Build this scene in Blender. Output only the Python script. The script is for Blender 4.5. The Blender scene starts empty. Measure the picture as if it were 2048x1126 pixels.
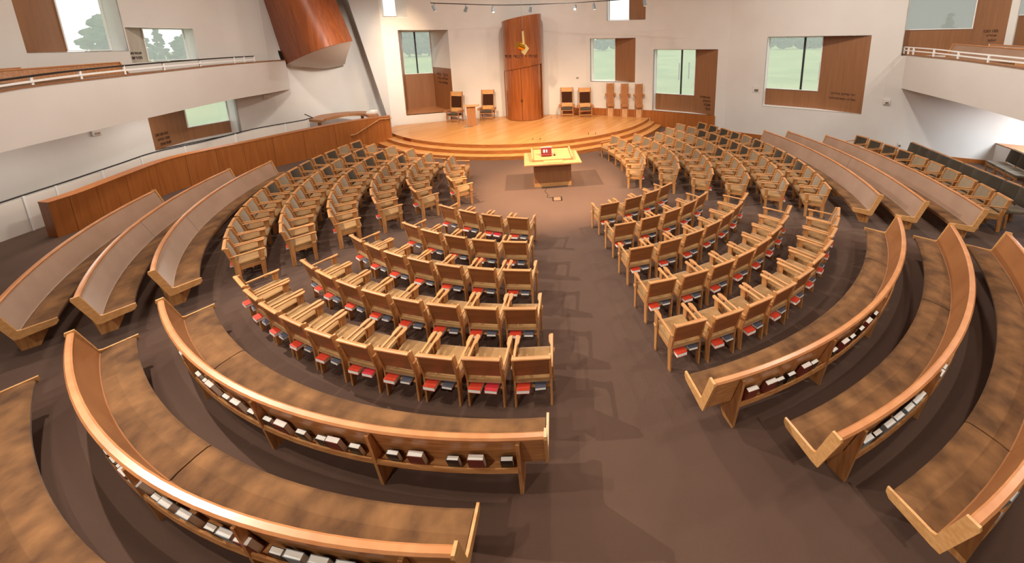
import bpy, bmesh, math, random
from mathutils import Vector, Matrix
R = math.radians
rnd = random.Random(7)
sc = bpy.context.scene
COL = sc.collection

# ------------------------------------------------------------------ camera
# lens measured from the vanishing points of the photograph (a shifted wide lens on the rear balcony)
F, PITCH, ROLL, CX, CY, EYE = 729.78, 0.189444, 0.014327, 1154.22, 221.47, 4.6957
cp_, sp_, cr_, sr_ = math.cos(PITCH), math.sin(PITCH), math.cos(ROLL), math.sin(ROLL)
AX = Vector((1, 0, 0)); AD = Vector((0, -sp_, -cp_)); AF = Vector((0, cp_, -sp_))
IX = cr_ * AX + sr_ * AD
IY = -sr_ * AX + cr_ * AD
cam = bpy.data.cameras.new('camera'); camo = bpy.data.objects.new('camera', cam); COL.objects.link(camo)
cam.sensor_fit = 'HORIZONTAL'; cam.sensor_width = 36.0; cam.lens = 36.0 * F / 2048
cam.shift_x = -(CX - 1024) / 2048; cam.shift_y = (CY - 563) / 2048
cam.clip_end = 2000
camo.matrix_world = Matrix(((IX.x, -IY.x, -AF.x, 0), (IX.y, -IY.y, -AF.y, 0), (IX.z, -IY.z, -AF.z, EYE), (0, 0, 0, 1)))
sc.camera = camo

def ray(px, py):
    x, y = (px - CX) / F, (py - CY) / F
    return IX * x + IY * y + AF
O = Vector((0, 0, EYE))
def at(px, py, z):                     # pixel -> point on a horizontal plane
    d = ray(px, py); t = (z - EYE) / d.z
    return O + d * t
def aty(px, py, Y):                    # pixel -> point on the plane y = Y
    d = ray(px, py); return O + d * (Y / d.y)
def zat(px, py, x, y):                 # height above (x, y) seen at that pixel
    d = ray(px, py); return EYE + d.z * math.hypot(x, y) / math.hypot(d.x, d.y)

# ------------------------------------------------------------------ view, world, lights
vs = sc.view_settings
vs.view_transform = 'Standard'; vs.look = 'None'; vs.gamma = 1.0; vs.exposure = 0.22; vs.use_curve_mapping = False
sc.cycles.max_bounces = 8; sc.cycles.diffuse_bounces = 4; sc.cycles.glossy_bounces = 3; sc.cycles.transparent_max_bounces = 12
sc.cycles.sample_clamp_indirect = 6.0
sc.cycles.use_denoising = True
w = bpy.data.worlds.new('overcast_sky'); sc.world = w; w.use_nodes = True
bg = w.node_tree.nodes['Background']; bg.inputs[0].default_value = (0.86, 0.90, 0.92, 1); bg.inputs[1].default_value = 1.75

def lamp(name, kind, loc, energy, color=(1, 1, 1), target=None, **kw):
    l = bpy.data.lights.new(name, kind); l.energy = energy; l.color = color
    for k, v in kw.items(): setattr(l, k, v)
    o = bpy.data.objects.new(name, l); COL.objects.link(o); o.location = loc
    if target is not None:
        o.rotation_euler = (Vector(target) - Vector(loc)).to_track_quat('-Z', 'Y').to_euler()
    return o
WARM = (1.0, 0.72, 0.45); NEUT = (1.0, 0.95, 0.88); COOL = (0.80, 0.90, 1.0)
# ceiling fittings of the hall
for i, (x, y, e) in enumerate(((-8, 3, 230), (0, 2, 150), (7, 3, 230), (-9, 11, 360), (-1, 9, 330), (8, 11, 400), (-2, 16, 230), (14, 8, 300))):
    lamp('ceiling_lamp', 'AREA', (x, y, 9.3), e, NEUT, shape='DISK', size=0.6)
# spots aimed at the platform and the reading table
lamp('spot_lamp', 'SPOT', (-6.5, 8.5, 8.9), 10000, WARM, (-1.0, 11.0, 0.4), spot_size=R(34), spot_blend=0.9, shadow_soft_size=0.06)
lamp('spot_lamp', 'SPOT', (4.5, 9.5, 8.9), 8500, WARM, (-0.8, 10.8, 0.4), spot_size=R(34), spot_blend=0.9, shadow_soft_size=0.06)
lamp('spot_lamp', 'SPOT', (-5, 9.5, 8.9), 4600, WARM, (-4.5, 16.6, 0.4), spot_size=R(62), spot_blend=0.9, shadow_soft_size=0.15)
lamp('spot_lamp', 'SPOT', (2, 9.5, 8.9), 4600, WARM, (0.0, 16.6, 0.4), spot_size=R(62), spot_blend=0.9, shadow_soft_size=0.15)
lamp('spot_lamp', 'SPOT', (-10.5, 6.5, 8.6), 4200, NEUT, (-0.5, 4.5, 0.0), spot_size=R(70), spot_blend=0.8, shadow_soft_size=0.05)
lamp('spot_lamp', 'SPOT', (-6.5, 1.5, 9.0), 1300, NEUT, (0.0, 4.5, 0.0), spot_size=R(75), spot_blend=0.9, shadow_soft_size=0.05)
lamp('spot_lamp', 'SPOT', (-7.5, 15.5, 8.9), 1300, WARM, (-9.0, 19.2, 4.2), spot_size=R(42), spot_blend=1.0, shadow_soft_size=0.15)
lamp('spot_lamp', 'SPOT', (-4.5, 10.5, 7.0), 3600, NEUT, (-11.2, 19.0, 3.0), spot_size=R(40), spot_blend=1.0, shadow_soft_size=0.3)  # unseen fill spot added to brighten the corner alcove
lamp('spot_lamp', 'SPOT', (-5, -3.5, 9.0), 1500, NEUT, (-3.5, 4.0, 0.3), spot_size=R(66), spot_blend=0.9, shadow_soft_size=0.06)
lamp('spot_lamp', 'SPOT', (4, -3.5, 9.0), 1500, NEUT, (5.0, 5.0, 0.3), spot_size=R(66), spot_blend=0.9, shadow_soft_size=0.06)
lamp('under_balcony_lamp', 'AREA', (15.6, 10.2, 2.55), 330, COOL, shape='DISK', size=1.5)  # unseen fill added for the daylight glow under this balcony
lamp('under_balcony_lamp', 'AREA', (-13.4, 9, 2.62), 40, NEUT, shape='DISK', size=1.6)  # this and the next: unseen fills added to brighten the wall below
lamp('under_balcony_lamp', 'AREA', (-13.6, 12, 2.62), 35, NEUT, shape='DISK', size=1.6)

# ------------------------------------------------------------------ materials
def srgb(r, g, b):
    f = lambda c: (c / 255 / 12.92) if c / 255 <= 0.04045 else ((c / 255 + 0.055) / 1.055) ** 2.4
    return (f(r), f(g), f(b), 1)
def newmat(name):
    m = bpy.data.materials.new(name); m.use_nodes = True
    nt = m.node_tree; return m, nt, nt.nodes['Principled BSDF']
def plain(name, col, rough=0.5, metal=0.0, emit=None, spec=0.5):
    m, nt, b = newmat(name); b.inputs['Base Color'].default_value = srgb(*col); b.inputs['Roughness'].default_value = rough
    b.inputs['Metallic'].default_value = metal; b.inputs['Specular IOR Level'].default_value = spec
    if emit: b.inputs['Emission Color'].default_value = srgb(*col); b.inputs['Emission Strength'].default_value = emit
    return m
def noisy(name, c1, c2, scale=(1, 1, 1), nscale=4.0, detail=5, rough=0.5, lo=0.35, hi=0.65, bump=0.0, bscale=None, sheen=0.0, spec=0.5, rand=0.0, coat=0.0, coords='Object'):
    m, nt, b = newmat(name); N = nt.nodes; L = nt.links
    tc = N.new('ShaderNodeTexCoord'); mp = N.new('ShaderNodeMapping'); mp.inputs['Scale'].default_value = scale
    L.new(tc.outputs[coords], mp.inputs[0])
    nz = N.new('ShaderNodeTexNoise'); nz.inputs['Scale'].default_value = nscale; nz.inputs['Detail'].default_value = detail
    L.new(mp.outputs[0], nz.inputs['Vector'])
    cr = N.new('ShaderNodeValToRGB'); cr.color_ramp.elements[0].position = lo; cr.color_ramp.elements[1].position = hi
    cr.color_ramp.elements[0].color = srgb(*c1); cr.color_ramp.elements[1].color = srgb(*c2)
    L.new(nz.outputs['Fac'], cr.inputs[0]); out = cr.outputs[0]
    if rand:
        oi = N.new('ShaderNodeObjectInfo'); mr = N.new('ShaderNodeMapRange'); mr.inputs['To Min'].default_value = 1 - rand; mr.inputs['To Max'].default_value = 1 + rand
        L.new(oi.outputs['Random'], mr.inputs['Value'])
        hs = N.new('ShaderNodeHueSaturation'); L.new(mr.outputs[0], hs.inputs['Value']); L.new(out, hs.inputs['Color']); out = hs.outputs[0]
    L.new(out, b.inputs['Base Color']); b.inputs['Roughness'].default_value = rough; b.inputs['Specular IOR Level'].default_value = spec
    if sheen:
        b.inputs['Sheen Weight'].default_value = sheen; b.inputs['Sheen Roughness'].default_value = 0.4; b.inputs['Sheen Tint'].default_value = (0.9, 0.85, 0.78, 1)
    if coat: b.inputs['Coat Weight'].default_value = coat; b.inputs['Coat Roughness'].default_value = 0.15
    if bump:
        n2 = N.new('ShaderNodeTexNoise'); n2.inputs['Scale'].default_value = bscale or nscale * 6; n2.inputs['Detail'].default_value = 3
        L.new(tc.outputs[coords], n2.inputs['Vector'])
        bp = N.new('ShaderNodeBump'); bp.inputs['Strength'].default_value = bump; bp.inputs['Distance'].default_value = 0.01
        L.new(n2.outputs['Fac'], bp.inputs['Height']); L.new(bp.outputs[0], b.inputs['Normal'])
    return m
M = {}
M['wall'] = noisy('painted_plaster', (212, 204, 195), (217, 210, 202), nscale=0.6, rough=0.75, bump=0.05, bscale=60, spec=0.2)
M['white'] = plain('white_paint', (234, 231, 226), 0.5)
M['carpet'] = noisy('brown_carpet', (80, 58, 47), (95, 71, 58), nscale=0.5, detail=12, rough=0.95, lo=0.2, hi=0.8, bump=0.6, bscale=240, spec=0.1, sheen=0.15)
OAK1, OAK2 = (164, 106, 58), (202, 146, 90)
M['oak_x'] = noisy('oak_grain_across', OAK1, OAK2, (1.2, 14, 14), 2.2, 6, 0.38, 0.3, 0.7, rand=0.10)
M['oak_y'] = noisy('oak_grain_along', OAK1, OAK2, (14, 1.2, 14), 2.2, 6, 0.38, 0.3, 0.7, rand=0.10)
M['oak_z'] = noisy('oak_grain_upright', OAK1, OAK2, (14, 14, 1.2), 2.2, 6, 0.38, 0.3, 0.7, rand=0.10)
M['oak_back'] = noisy('brown_oak_backs', (132, 80, 42), (160, 102, 58), (1.2, 14, 14), 2.2, 6, 0.38, 0.3, 0.7, rand=0.10)
M['oak_light'] = noisy('pale_oak', (190, 136, 80), (210, 158, 102), (2, 12, 12), 2.0, 5, 0.35, 0.3, 0.7)
M['veneer'] = noisy('oak_veneer_panels', (150, 84, 34), (168, 100, 46), (9, 9, 0.5), 1.6, 6, 0.4, 0.3, 0.7)
M['ark'] = noisy('polished_mahogany', (128, 66, 28), (156, 88, 40), (7, 7, 0.4), 1.4, 6, 0.22, 0.3, 0.7, coat=0.5)
M['drum'] = noisy('reddish_veneer', (122, 56, 20), (152, 80, 34), (6, 6, 0.4), 1.4, 6, 0.5, 0.3, 0.7)
M['panel'] = noisy('brown_reveal_veneer', (136, 90, 56), (149, 101, 64), (9, 9, 0.5), 1.6, 6, 0.45, 0.3, 0.7)
M['panel_pale'] = noisy('pale_reveal_veneer', (176, 158, 140), (196, 180, 162), (9, 9, 0.5), 1.6, 6, 0.5, 0.3, 0.7)
M['velvet'] = noisy('brown_velvet', (78, 52, 32), (134, 93, 56), (1, 1, 1), 3.4, 9, 0.85, 0.30, 0.72, bump=0.15, bscale=300, sheen=0.12, spec=0.15)
M['velvet_back'] = noisy('copper_velvet', (150, 116, 92), (168, 134, 110), (1, 1, 1), 1.5, 4, 0.42, 0.30, 0.70, bump=0.05, bscale=300, sheen=0.6, spec=0.5)  # paled towards grey: window daylight sheen is put into the colour
M['back_leather'] = noisy('copper_back_leather', (138, 86, 48), (160, 104, 62), (1, 1, 1), 1.5, 4, 0.36, 0.30, 0.70, spec=0.5)
M['seat'] = noisy('tan_seat_velvet', (140, 104, 64), (172, 130, 82), (1, 1, 1), 3.0, 5, 0.85, 0.3, 0.7, sheen=0.4, spec=0.15, rand=0.12)
M['pad_tan'] = noisy('tan_pad_velvet', (132, 114, 90), (150, 131, 106), (1, 1, 1), 3.0, 5, 0.8, 0.3, 0.7, sheen=0.4, spec=0.15, rand=0.18)
M['pad_dark'] = noisy('dark_pad_velvet', (58, 50, 40), (76, 66, 54), (1, 1, 1), 3.0, 5, 0.85, 0.3, 0.7, sheen=0.25, spec=0.15, rand=0.12)
M['lead'] = plain('dark_metal', (52, 46, 42), 0.4, 0.6)
M['steel'] = plain('brushed_steel', (176, 170, 160), 0.3, 0.9)
M['brass'] = plain('polished_brass', (226, 168, 60), 0.18, 1.0)
M['brass_pale'] = plain('pale_brass', (226, 206, 150), 0.3, 0.7)
M['black'] = plain('black_gap', (14, 9, 7), 0.8)
M['letters'] = plain('incised_letters', (58, 34, 20), 0.7)
M['mullion'] = plain('window_bar', (54, 58, 58), 0.4, 0.3)
M['pages'] = noisy('paper_page_edges', (240, 232, 214), (248, 244, 234), (1, 1, 60), 4.0, 2, 0.8)
M['red'] = plain('red_cloth_cover', (196, 56, 28), 0.55)
M['crimson'] = plain('crimson_cloth_cover', (200, 44, 52), 0.55)
M['grey'] = plain('grey_cloth_cover', (84, 82, 92), 0.55)
M['cream'] = plain('cream_cover', (222, 196, 140), 0.6)
M['slate'] = plain('slate_cover', (136, 146, 150), 0.6)
M['maroon'] = plain('maroon_cover', (120, 54, 40), 0.6)
M['leather'] = plain('red_leather', (104, 22, 18), 0.3)
M['oak_board'] = noisy('brown_oak_board', (150, 98, 58), (176, 120, 76), (14, 14, 1.2), 2.2, 5, 0.45)
M['lens'] = plain('lamp_lens', (255, 240, 214), 0.3, emit=2.0)
M['carpet_tan'] = plain('carpet_inlay', (120, 90, 70), 0.95, spec=0.1)
M['oak_gold'] = noisy('golden_oak', (160, 118, 74), (178, 134, 90), (2, 12, 12), 2.0, 5, 0.35, 0.3, 0.7)
M['oak_yellow'] = plain('yellow_oak_leaf', (192, 148, 88), 0.35)
M['outlet'] = plain('white_plastic', (214, 206, 196), 0.5)
M['frost'] = plain('ramp_guard_paint', (226, 216, 204), 0.35)

def planks(name, c1, c2, ang):
    m, nt, b = newmat(name); N = nt.nodes; L = nt.links
    tc = N.new('ShaderNodeTexCoord'); mp = N.new('ShaderNodeMapping'); mp.inputs['Rotation'].default_value = (0, 0, ang)
    L.new(tc.outputs['Object'], mp.inputs[0])
    br = N.new('ShaderNodeTexBrick'); br.inputs['Scale'].default_value = 1.0; br.inputs['Brick Width'].default_value = 1.8; br.inputs['Row Height'].default_value = 0.09
    br.inputs['Mortar Size'].default_value = 0.002; br.inputs['Color1'].default_value = srgb(*c1); br.inputs['Color2'].default_value = srgb(*c2); br.inputs['Mortar'].default_value = srgb(150, 84, 34)
    L.new(mp.outputs[0], br.inputs['Vector']); L.new(br.outputs['Color'], b.inputs['Base Color']); b.inputs['Roughness'].default_value = 0.3
    return m
M['planks'] = planks('oak_strip_floor', (204, 148, 88), (184, 126, 70), R(-58))

def glassmat(name, haze, tint, veil=(0.9, 0.91, 0.9, 1)):
    m = bpy.data.materials.new(name); m.use_nodes = True; nt = m.node_tree; N = nt.nodes; L = nt.links
    N.remove(N['Principled BSDF']); out = N['Material Output']
    tr = N.new('ShaderNodeBsdfTransparent'); tr.inputs[0].default_value = tint
    df = N.new('ShaderNodeBsdfTranslucent'); df.inputs[0].default_value = veil
    gl = N.new('ShaderNodeBsdfGlossy'); gl.inputs['Roughness'].default_value = 0.02
    m1 = N.new('ShaderNodeMixShader'); m1.inputs[0].default_value = haze; L.new(tr.outputs[0], m1.inputs[1]); L.new(df.outputs[0], m1.inputs[2])
    m2 = N.new('ShaderNodeMixShader'); m2.inputs[0].default_value = 0.04; L.new(m1.outputs[0], m2.inputs[1]); L.new(gl.outputs[0], m2.inputs[2])
    L.new(m2.outputs[0], out.inputs[0]); return m
M['glass'] = glassmat('window_glass', 0.25, (0.96, 0.97, 0.965, 1))  # haze outside is put into the pane as a translucent veil
M['shade'] = glassmat('grey_sun_screen', 0.60, (0.56, 0.54, 0.53, 1), (0.64, 0.63, 0.62, 1))

# ------------------------------------------------------------------ mesh helpers
def bm_new(): return bmesh.new()
def box(bm, x0, x1, y0, y1, z0, z1, mtx=None):
    r = bmesh.ops.create_cube(bm, size=1.0)
    m = Matrix.Translation(((x0 + x1) / 2, (y0 + y1) / 2, (z0 + z1) / 2)) @ Matrix.Diagonal((x1 - x0, y1 - y0, z1 - z0, 1))
    bmesh.ops.transform(bm, matrix=(mtx @ m) if mtx else m, verts=r['verts'])
    return r['verts']
def hexa(bm, p):                      # 8 corners: 4 bottom, 4 top, same winding
    v = [bm.verts.new(q) for q in p]
    for f in ((3, 2, 1, 0), (4, 5, 6, 7), (0, 1, 5, 4), (1, 2, 6, 5), (2, 3, 7, 6), (3, 0, 4, 7)): bm.faces.new([v[i] for i in f])
def prism(bm, pts, axis, a, b):       # closed outline in the plane normal to axis, extruded a..b
    mk = {'x': lambda u, v, t: (t, u, v), 'y': lambda u, v, t: (u, t, v), 'z': lambda u, v, t: (u, v, t)}[axis]
    A = [bm.verts.new(mk(u, v, a)) for u, v in pts]; B = [bm.verts.new(mk(u, v, b)) for u, v in pts]
    n = len(pts)
    bm.faces.new(A); bm.faces.new(B[::-1])
    for i in range(n): bm.faces.new((A[i], A[(i + 1) % n], B[(i + 1) % n], B[i]))
def sweep(bm, rings, close=True, caps=True):   # rings of equal length
    V = [[bm.verts.new(p) for p in r] for r in rings]
    n = len(rings[0])
    for i in range(len(V) - 1):
        for j in range(n if close else n - 1):
            bm.faces.new((V[i][j], V[i][(j + 1) % n], V[i + 1][(j + 1) % n], V[i + 1][j]))
    if caps and close:
        bm.faces.new(V[0][::-1]); bm.faces.new(V[-1])
def tube(bm, pts, r, n=8):
    pts = [Vector(p) for p in pts]; rings = []
    for i, p in enumerate(pts):
        d = (pts[min(i + 1, len(pts) - 1)] - pts[max(i - 1, 0)]).normalized()
        up = Vector((0, 0, 1)) if abs(d.z) < 0.95 else Vector((1, 0, 0))
        a = d.cross(up).normalized(); b = d.cross(a)
        rings.append([p + a * math.cos(2 * math.pi * k / n) * r + b * math.sin(2 * math.pi * k / n) * r for k in range(n)])
    sweep(bm, rings)
def cyl(bm, r0, r1, z0, z1, n=24, mtx=None):
    rings = [[Vector((rr * math.cos(2 * math.pi * k / n), rr * math.sin(2 * math.pi * k / n), z)) for k in range(n)] for rr, z in ((r0, z0), (r1, z1))]
    if mtx: rings = [[mtx @ p for p in r] for r in rings]
    sweep(bm, rings)
def tri(bm):
    bm.normal_update(); bmesh.ops.triangulate(bm, faces=[f for f in bm.faces if len(f.verts) > 4], ngon_method='EAR_CLIP')
def finish(bm, bevel=0.0, seg=1):
    bmesh.ops.recalc_face_normals(bm, faces=bm.faces[:])
    if bevel:
        ed = [e for e in bm.edges if len(e.link_faces) == 2 and e.calc_face_angle(0) > R(25)]
        bmesh.ops.bevel(bm, geom=ed, offset=bevel, segments=seg, affect='EDGES', profile=0.5)
def mesh(name, bm, mat, bevel=0.0, seg=1, smooth=False):
    finish(bm, bevel, seg)
    me = bpy.data.meshes.new(name); bm.to_mesh(me); bm.free()
    for m in (mat if isinstance(mat, list) else [mat]): me.materials.append(m)
    if smooth:
        for p in me.polygons: p.use_smooth = True
        try: me.set_sharp_from_angle(angle=R(40))
        except Exception: pass
    return me
def obj(name, me, parent=None, loc=None):
    o = bpy.data.objects.new(name, me); COL.objects.link(o)
    if parent: o.parent = parent
    if loc is not None: o.location = loc
    return o
def part(name, bm, mat, parent, bevel=0.0, seg=1, smooth=False, label=None):
    o = obj(name, mesh(name, bm, mat, bevel, seg, smooth), parent)
    if label: o['label'] = label
    return o
def thing(name, label, cat, loc=(0, 0, 0), rz=0.0, group=None):
    o = bpy.data.objects.new(name, None); COL.objects.link(o); o.empty_display_size = 0.2
    o.location = loc; o.rotation_euler = (0, 0, rz); o['label'] = label; o['category'] = cat
    if group: o['group'] = group
    return o
def tag(o, label, cat, group=None):
    o['label'] = label; o['category'] = cat
    if group: o['group'] = group
    return o
def struct(name, bm, mat, bevel=0.0, smooth=False, parent=None):
    o = obj(name, mesh(name, bm, mat, bevel, 1, smooth), parent)
    if parent is None: o['kind'] = 'structure'
    return o
def dup(root, loc, rz, label, group=None, swap=None):
    r = root.copy(); COL.objects.link(r); r.location = loc; r.rotation_euler = (0, 0, rz); r['label'] = label
    if group: r['group'] = group
    for ch in list(root.children):
        c = ch.copy(); COL.objects.link(c); c.parent = r
        if swap and ch.name.split('.')[0] in swap: c.data = swap[ch.name.split('.')[0]]
        for g in ch.children:
            d = g.copy(); COL.objects.link(d); d.parent = c
    return r
ORD = ['first', 'second', 'third', 'fourth', 'fifth', 'sixth', 'seventh', 'eighth', 'ninth', 'tenth', 'eleventh', 'twelfth', 'thirteenth', 'fourteenth', 'fifteenth', 'sixteenth', 'seventeenth', 'eighteenth', 'nineteenth', 'twentieth', 'twenty-first', 'twenty-second', 'twenty-third', 'twenty-fourth']

# ------------------------------------------------------------------ the hall
LW = [(-15.3, -6), (-15.3, 10.25), (-14.95, 12.45), (-14.15, 15.0), (-13.6, 16.3)]
CW = [(-13.6, 16.3), (-13.0, 17.6), (-12.4, 18.9), (-11.5, 19.9), (-10.7, 20.15), (-10.1, 19.9), (-9.85, 19.35), (-9.75, 18.75)]
BW = [(-9.75, 18.75), (-9.35, 18.92), (-6.6, 20.05), (-4.24, 20.75), (-1.96, 21.08), (-0.9, 21.05), (0.55, 20.98), (4.05, 19.85)]
RW = [(4.05, 19.85), (7.4, 17.9), (8.2, 17.25), (12.2, 14.35), (14.9, 12.9), (19, 10.5), (22, 8)]
ZC = 9.6
bm = bm_new()
outline = [(22, -6), (-15.3, -6)] + LW[1:] + CW[1:] + BW[1:] + RW[1:]
bm.faces.new([bm.verts.new((x, y, 0)) for x, y in outline]); bmesh.ops.triangulate(bm, faces=bm.faces[:])
bm.faces.ensure_lookup_table(); bm.normal_update()
if bm.faces[0].normal.z < 0: bmesh.ops.reverse_faces(bm, faces=bm.faces[:])
me = bpy.data.meshes.new('floor'); bm.to_mesh(me); bm.free(); me.materials.append(M['carpet'])
obj('floor', me)['kind'] = 'structure'
bm = bm_new()
f = bm.faces.new([bm.verts.new((x * 1.25, y * 1.05 + (0.0 if y > 0 else -0.5), ZC)) for x, y in outline]); bmesh.ops.triangulate(bm, faces=bm.faces[:])
struct('ceiling', bm, M['white'])

def pt(poly, s):
    for a, b in zip(poly[:-1], poly[1:]):
        L = math.hypot(b[0] - a[0], b[1] - a[1])
        if s <= L or b == poly[-1]:
            return Vector((a[0] + (b[0] - a[0]) * s / L, a[1] + (b[1] - a[1]) * s / L, 0))
        s -= L
def onwall(px, py, poly):
    d = ray(px, py); s0 = 0
    for a, b in zip(poly[:-1], poly[1:]):
        ex, ey = b[0] - a[0], b[1] - a[1]; det = -d.x * ey + ex * d.y
        if abs(det) > 1e-9:
            t = (-a[0] * ey + ex * a[1]) / det; u = (d.x * a[1] - d.y * a[0]) / det
            lo, hi = (-3 if a == poly[0] else -1e-6), (1.6 if b == poly[-1] else 1 + 1e-6)
            if t > 0 and lo <= u <= hi: return s0 + u * math.hypot(ex, ey), O + d * t
        s0 += math.hypot(ex, ey)
    return None
def wall(name, poly, holes, mat, thick=0.15, z0=0.0, z1=ZC):
    ss = [0]; acc = 0
    for a, b in zip(poly[:-1], poly[1:]): acc += math.hypot(b[0] - a[0], b[1] - a[1]); ss.append(acc)
    for h in holes: ss += [h[0], h[1]]
    zs = [z0, z1] + [h[2] for h in holes] + [h[3] for h in holes]
    uniq = lambda v: [x for i, x in enumerate(sorted(v)) if i == 0 or x - sorted(v)[i - 1] > 1e-4]
    ss = [x for x in uniq(ss) if x <= acc + 1e-6]; zs = uniq(zs)
    bm = bm_new(); V = {}
    def vert(i, j):
        if (i, j) not in V: p = pt(poly, ss[i]); V[i, j] = bm.verts.new((p.x, p.y, zs[j]))
        return V[i, j]
    for i in range(len(ss) - 1):
        for j in range(len(zs) - 1):
            sm, zm = (ss[i] + ss[i + 1]) / 2, (zs[j] + zs[j + 1]) / 2
            if any(h[0] < sm < h[1] and h[2] < zm < h[3] for h in holes): continue
            bm.faces.new((vert(i, j), vert(i, j + 1), vert(i + 1, j + 1), vert(i + 1, j)))
    c = Vector((0, 8, 0)); bm.normal_update()
    for f in bm.faces:
        m = f.calc_center_median()
        if f.normal.dot(c - Vector((m.x, m.y, 0))) < 0: f.normal_flip()
    me = bpy.data.meshes.new(name); bm.to_mesh(me); bm.free(); me.materials.append(mat)
    o = obj(name, me); o['kind'] = 'structure'
    md = o.modifiers.new('thickness', 'SOLIDIFY'); md.thickness = thick; md.offset = -1
    return o

def lettering(name, lines, parent, plane_o, plane_n, u, mat, hpx=5.2):
    # lines: (text, px centre x, px centre y, px width); text is set on the plane with its x axis along u
    for k, (s, cx, cy, wpx) in enumerate(lines):
        P = []
        for dx in (-wpx / 2, wpx / 2):
            d = ray(cx + dx, cy); t = (plane_o - O).dot(plane_n) / d.dot(plane_n); P.append(O + d * t)
        wid = abs((P[1] - P[0]).dot(u)); c = (P[0] + P[1]) / 2
        cu = bpy.data.curves.new(name, 'FONT'); cu.body = s[::-1]; cu.align_x = 'CENTER'; cu.align_y = 'CENTER'; cu.size = 0.3; cu.extrude = 0.004
        cu.materials.append(mat)
        o = bpy.data.objects.new(name, cu); COL.objects.link(o)
        bpy.context.view_layer.update()
        dx0, dy0 = max(o.dimensions.x, 0.05), max(o.dimensions.y, 0.05)
        hw_ = hpx * (c - O).dot(AF) / F
        n = plane_n if plane_n.dot(O - plane_o) > 0 else -plane_n
        z = Vector((0, 0, 1)); z = (z - n * z.dot(n)).normalized(); x = z.cross(n)
        mt = Matrix(((x.x, z.x, n.x, 0), (x.y, z.y, n.y, 0), (x.z, z.z, n.z, 0), (0, 0, 0, 1)))
        mt = mt.to_4x4() @ Matrix.Diagonal((wid / dx0, hw_ / dy0, 1, 1)); mt.translation = c + n * 0.008
        if parent: o.parent = parent
        o.matrix_world = mt

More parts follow.
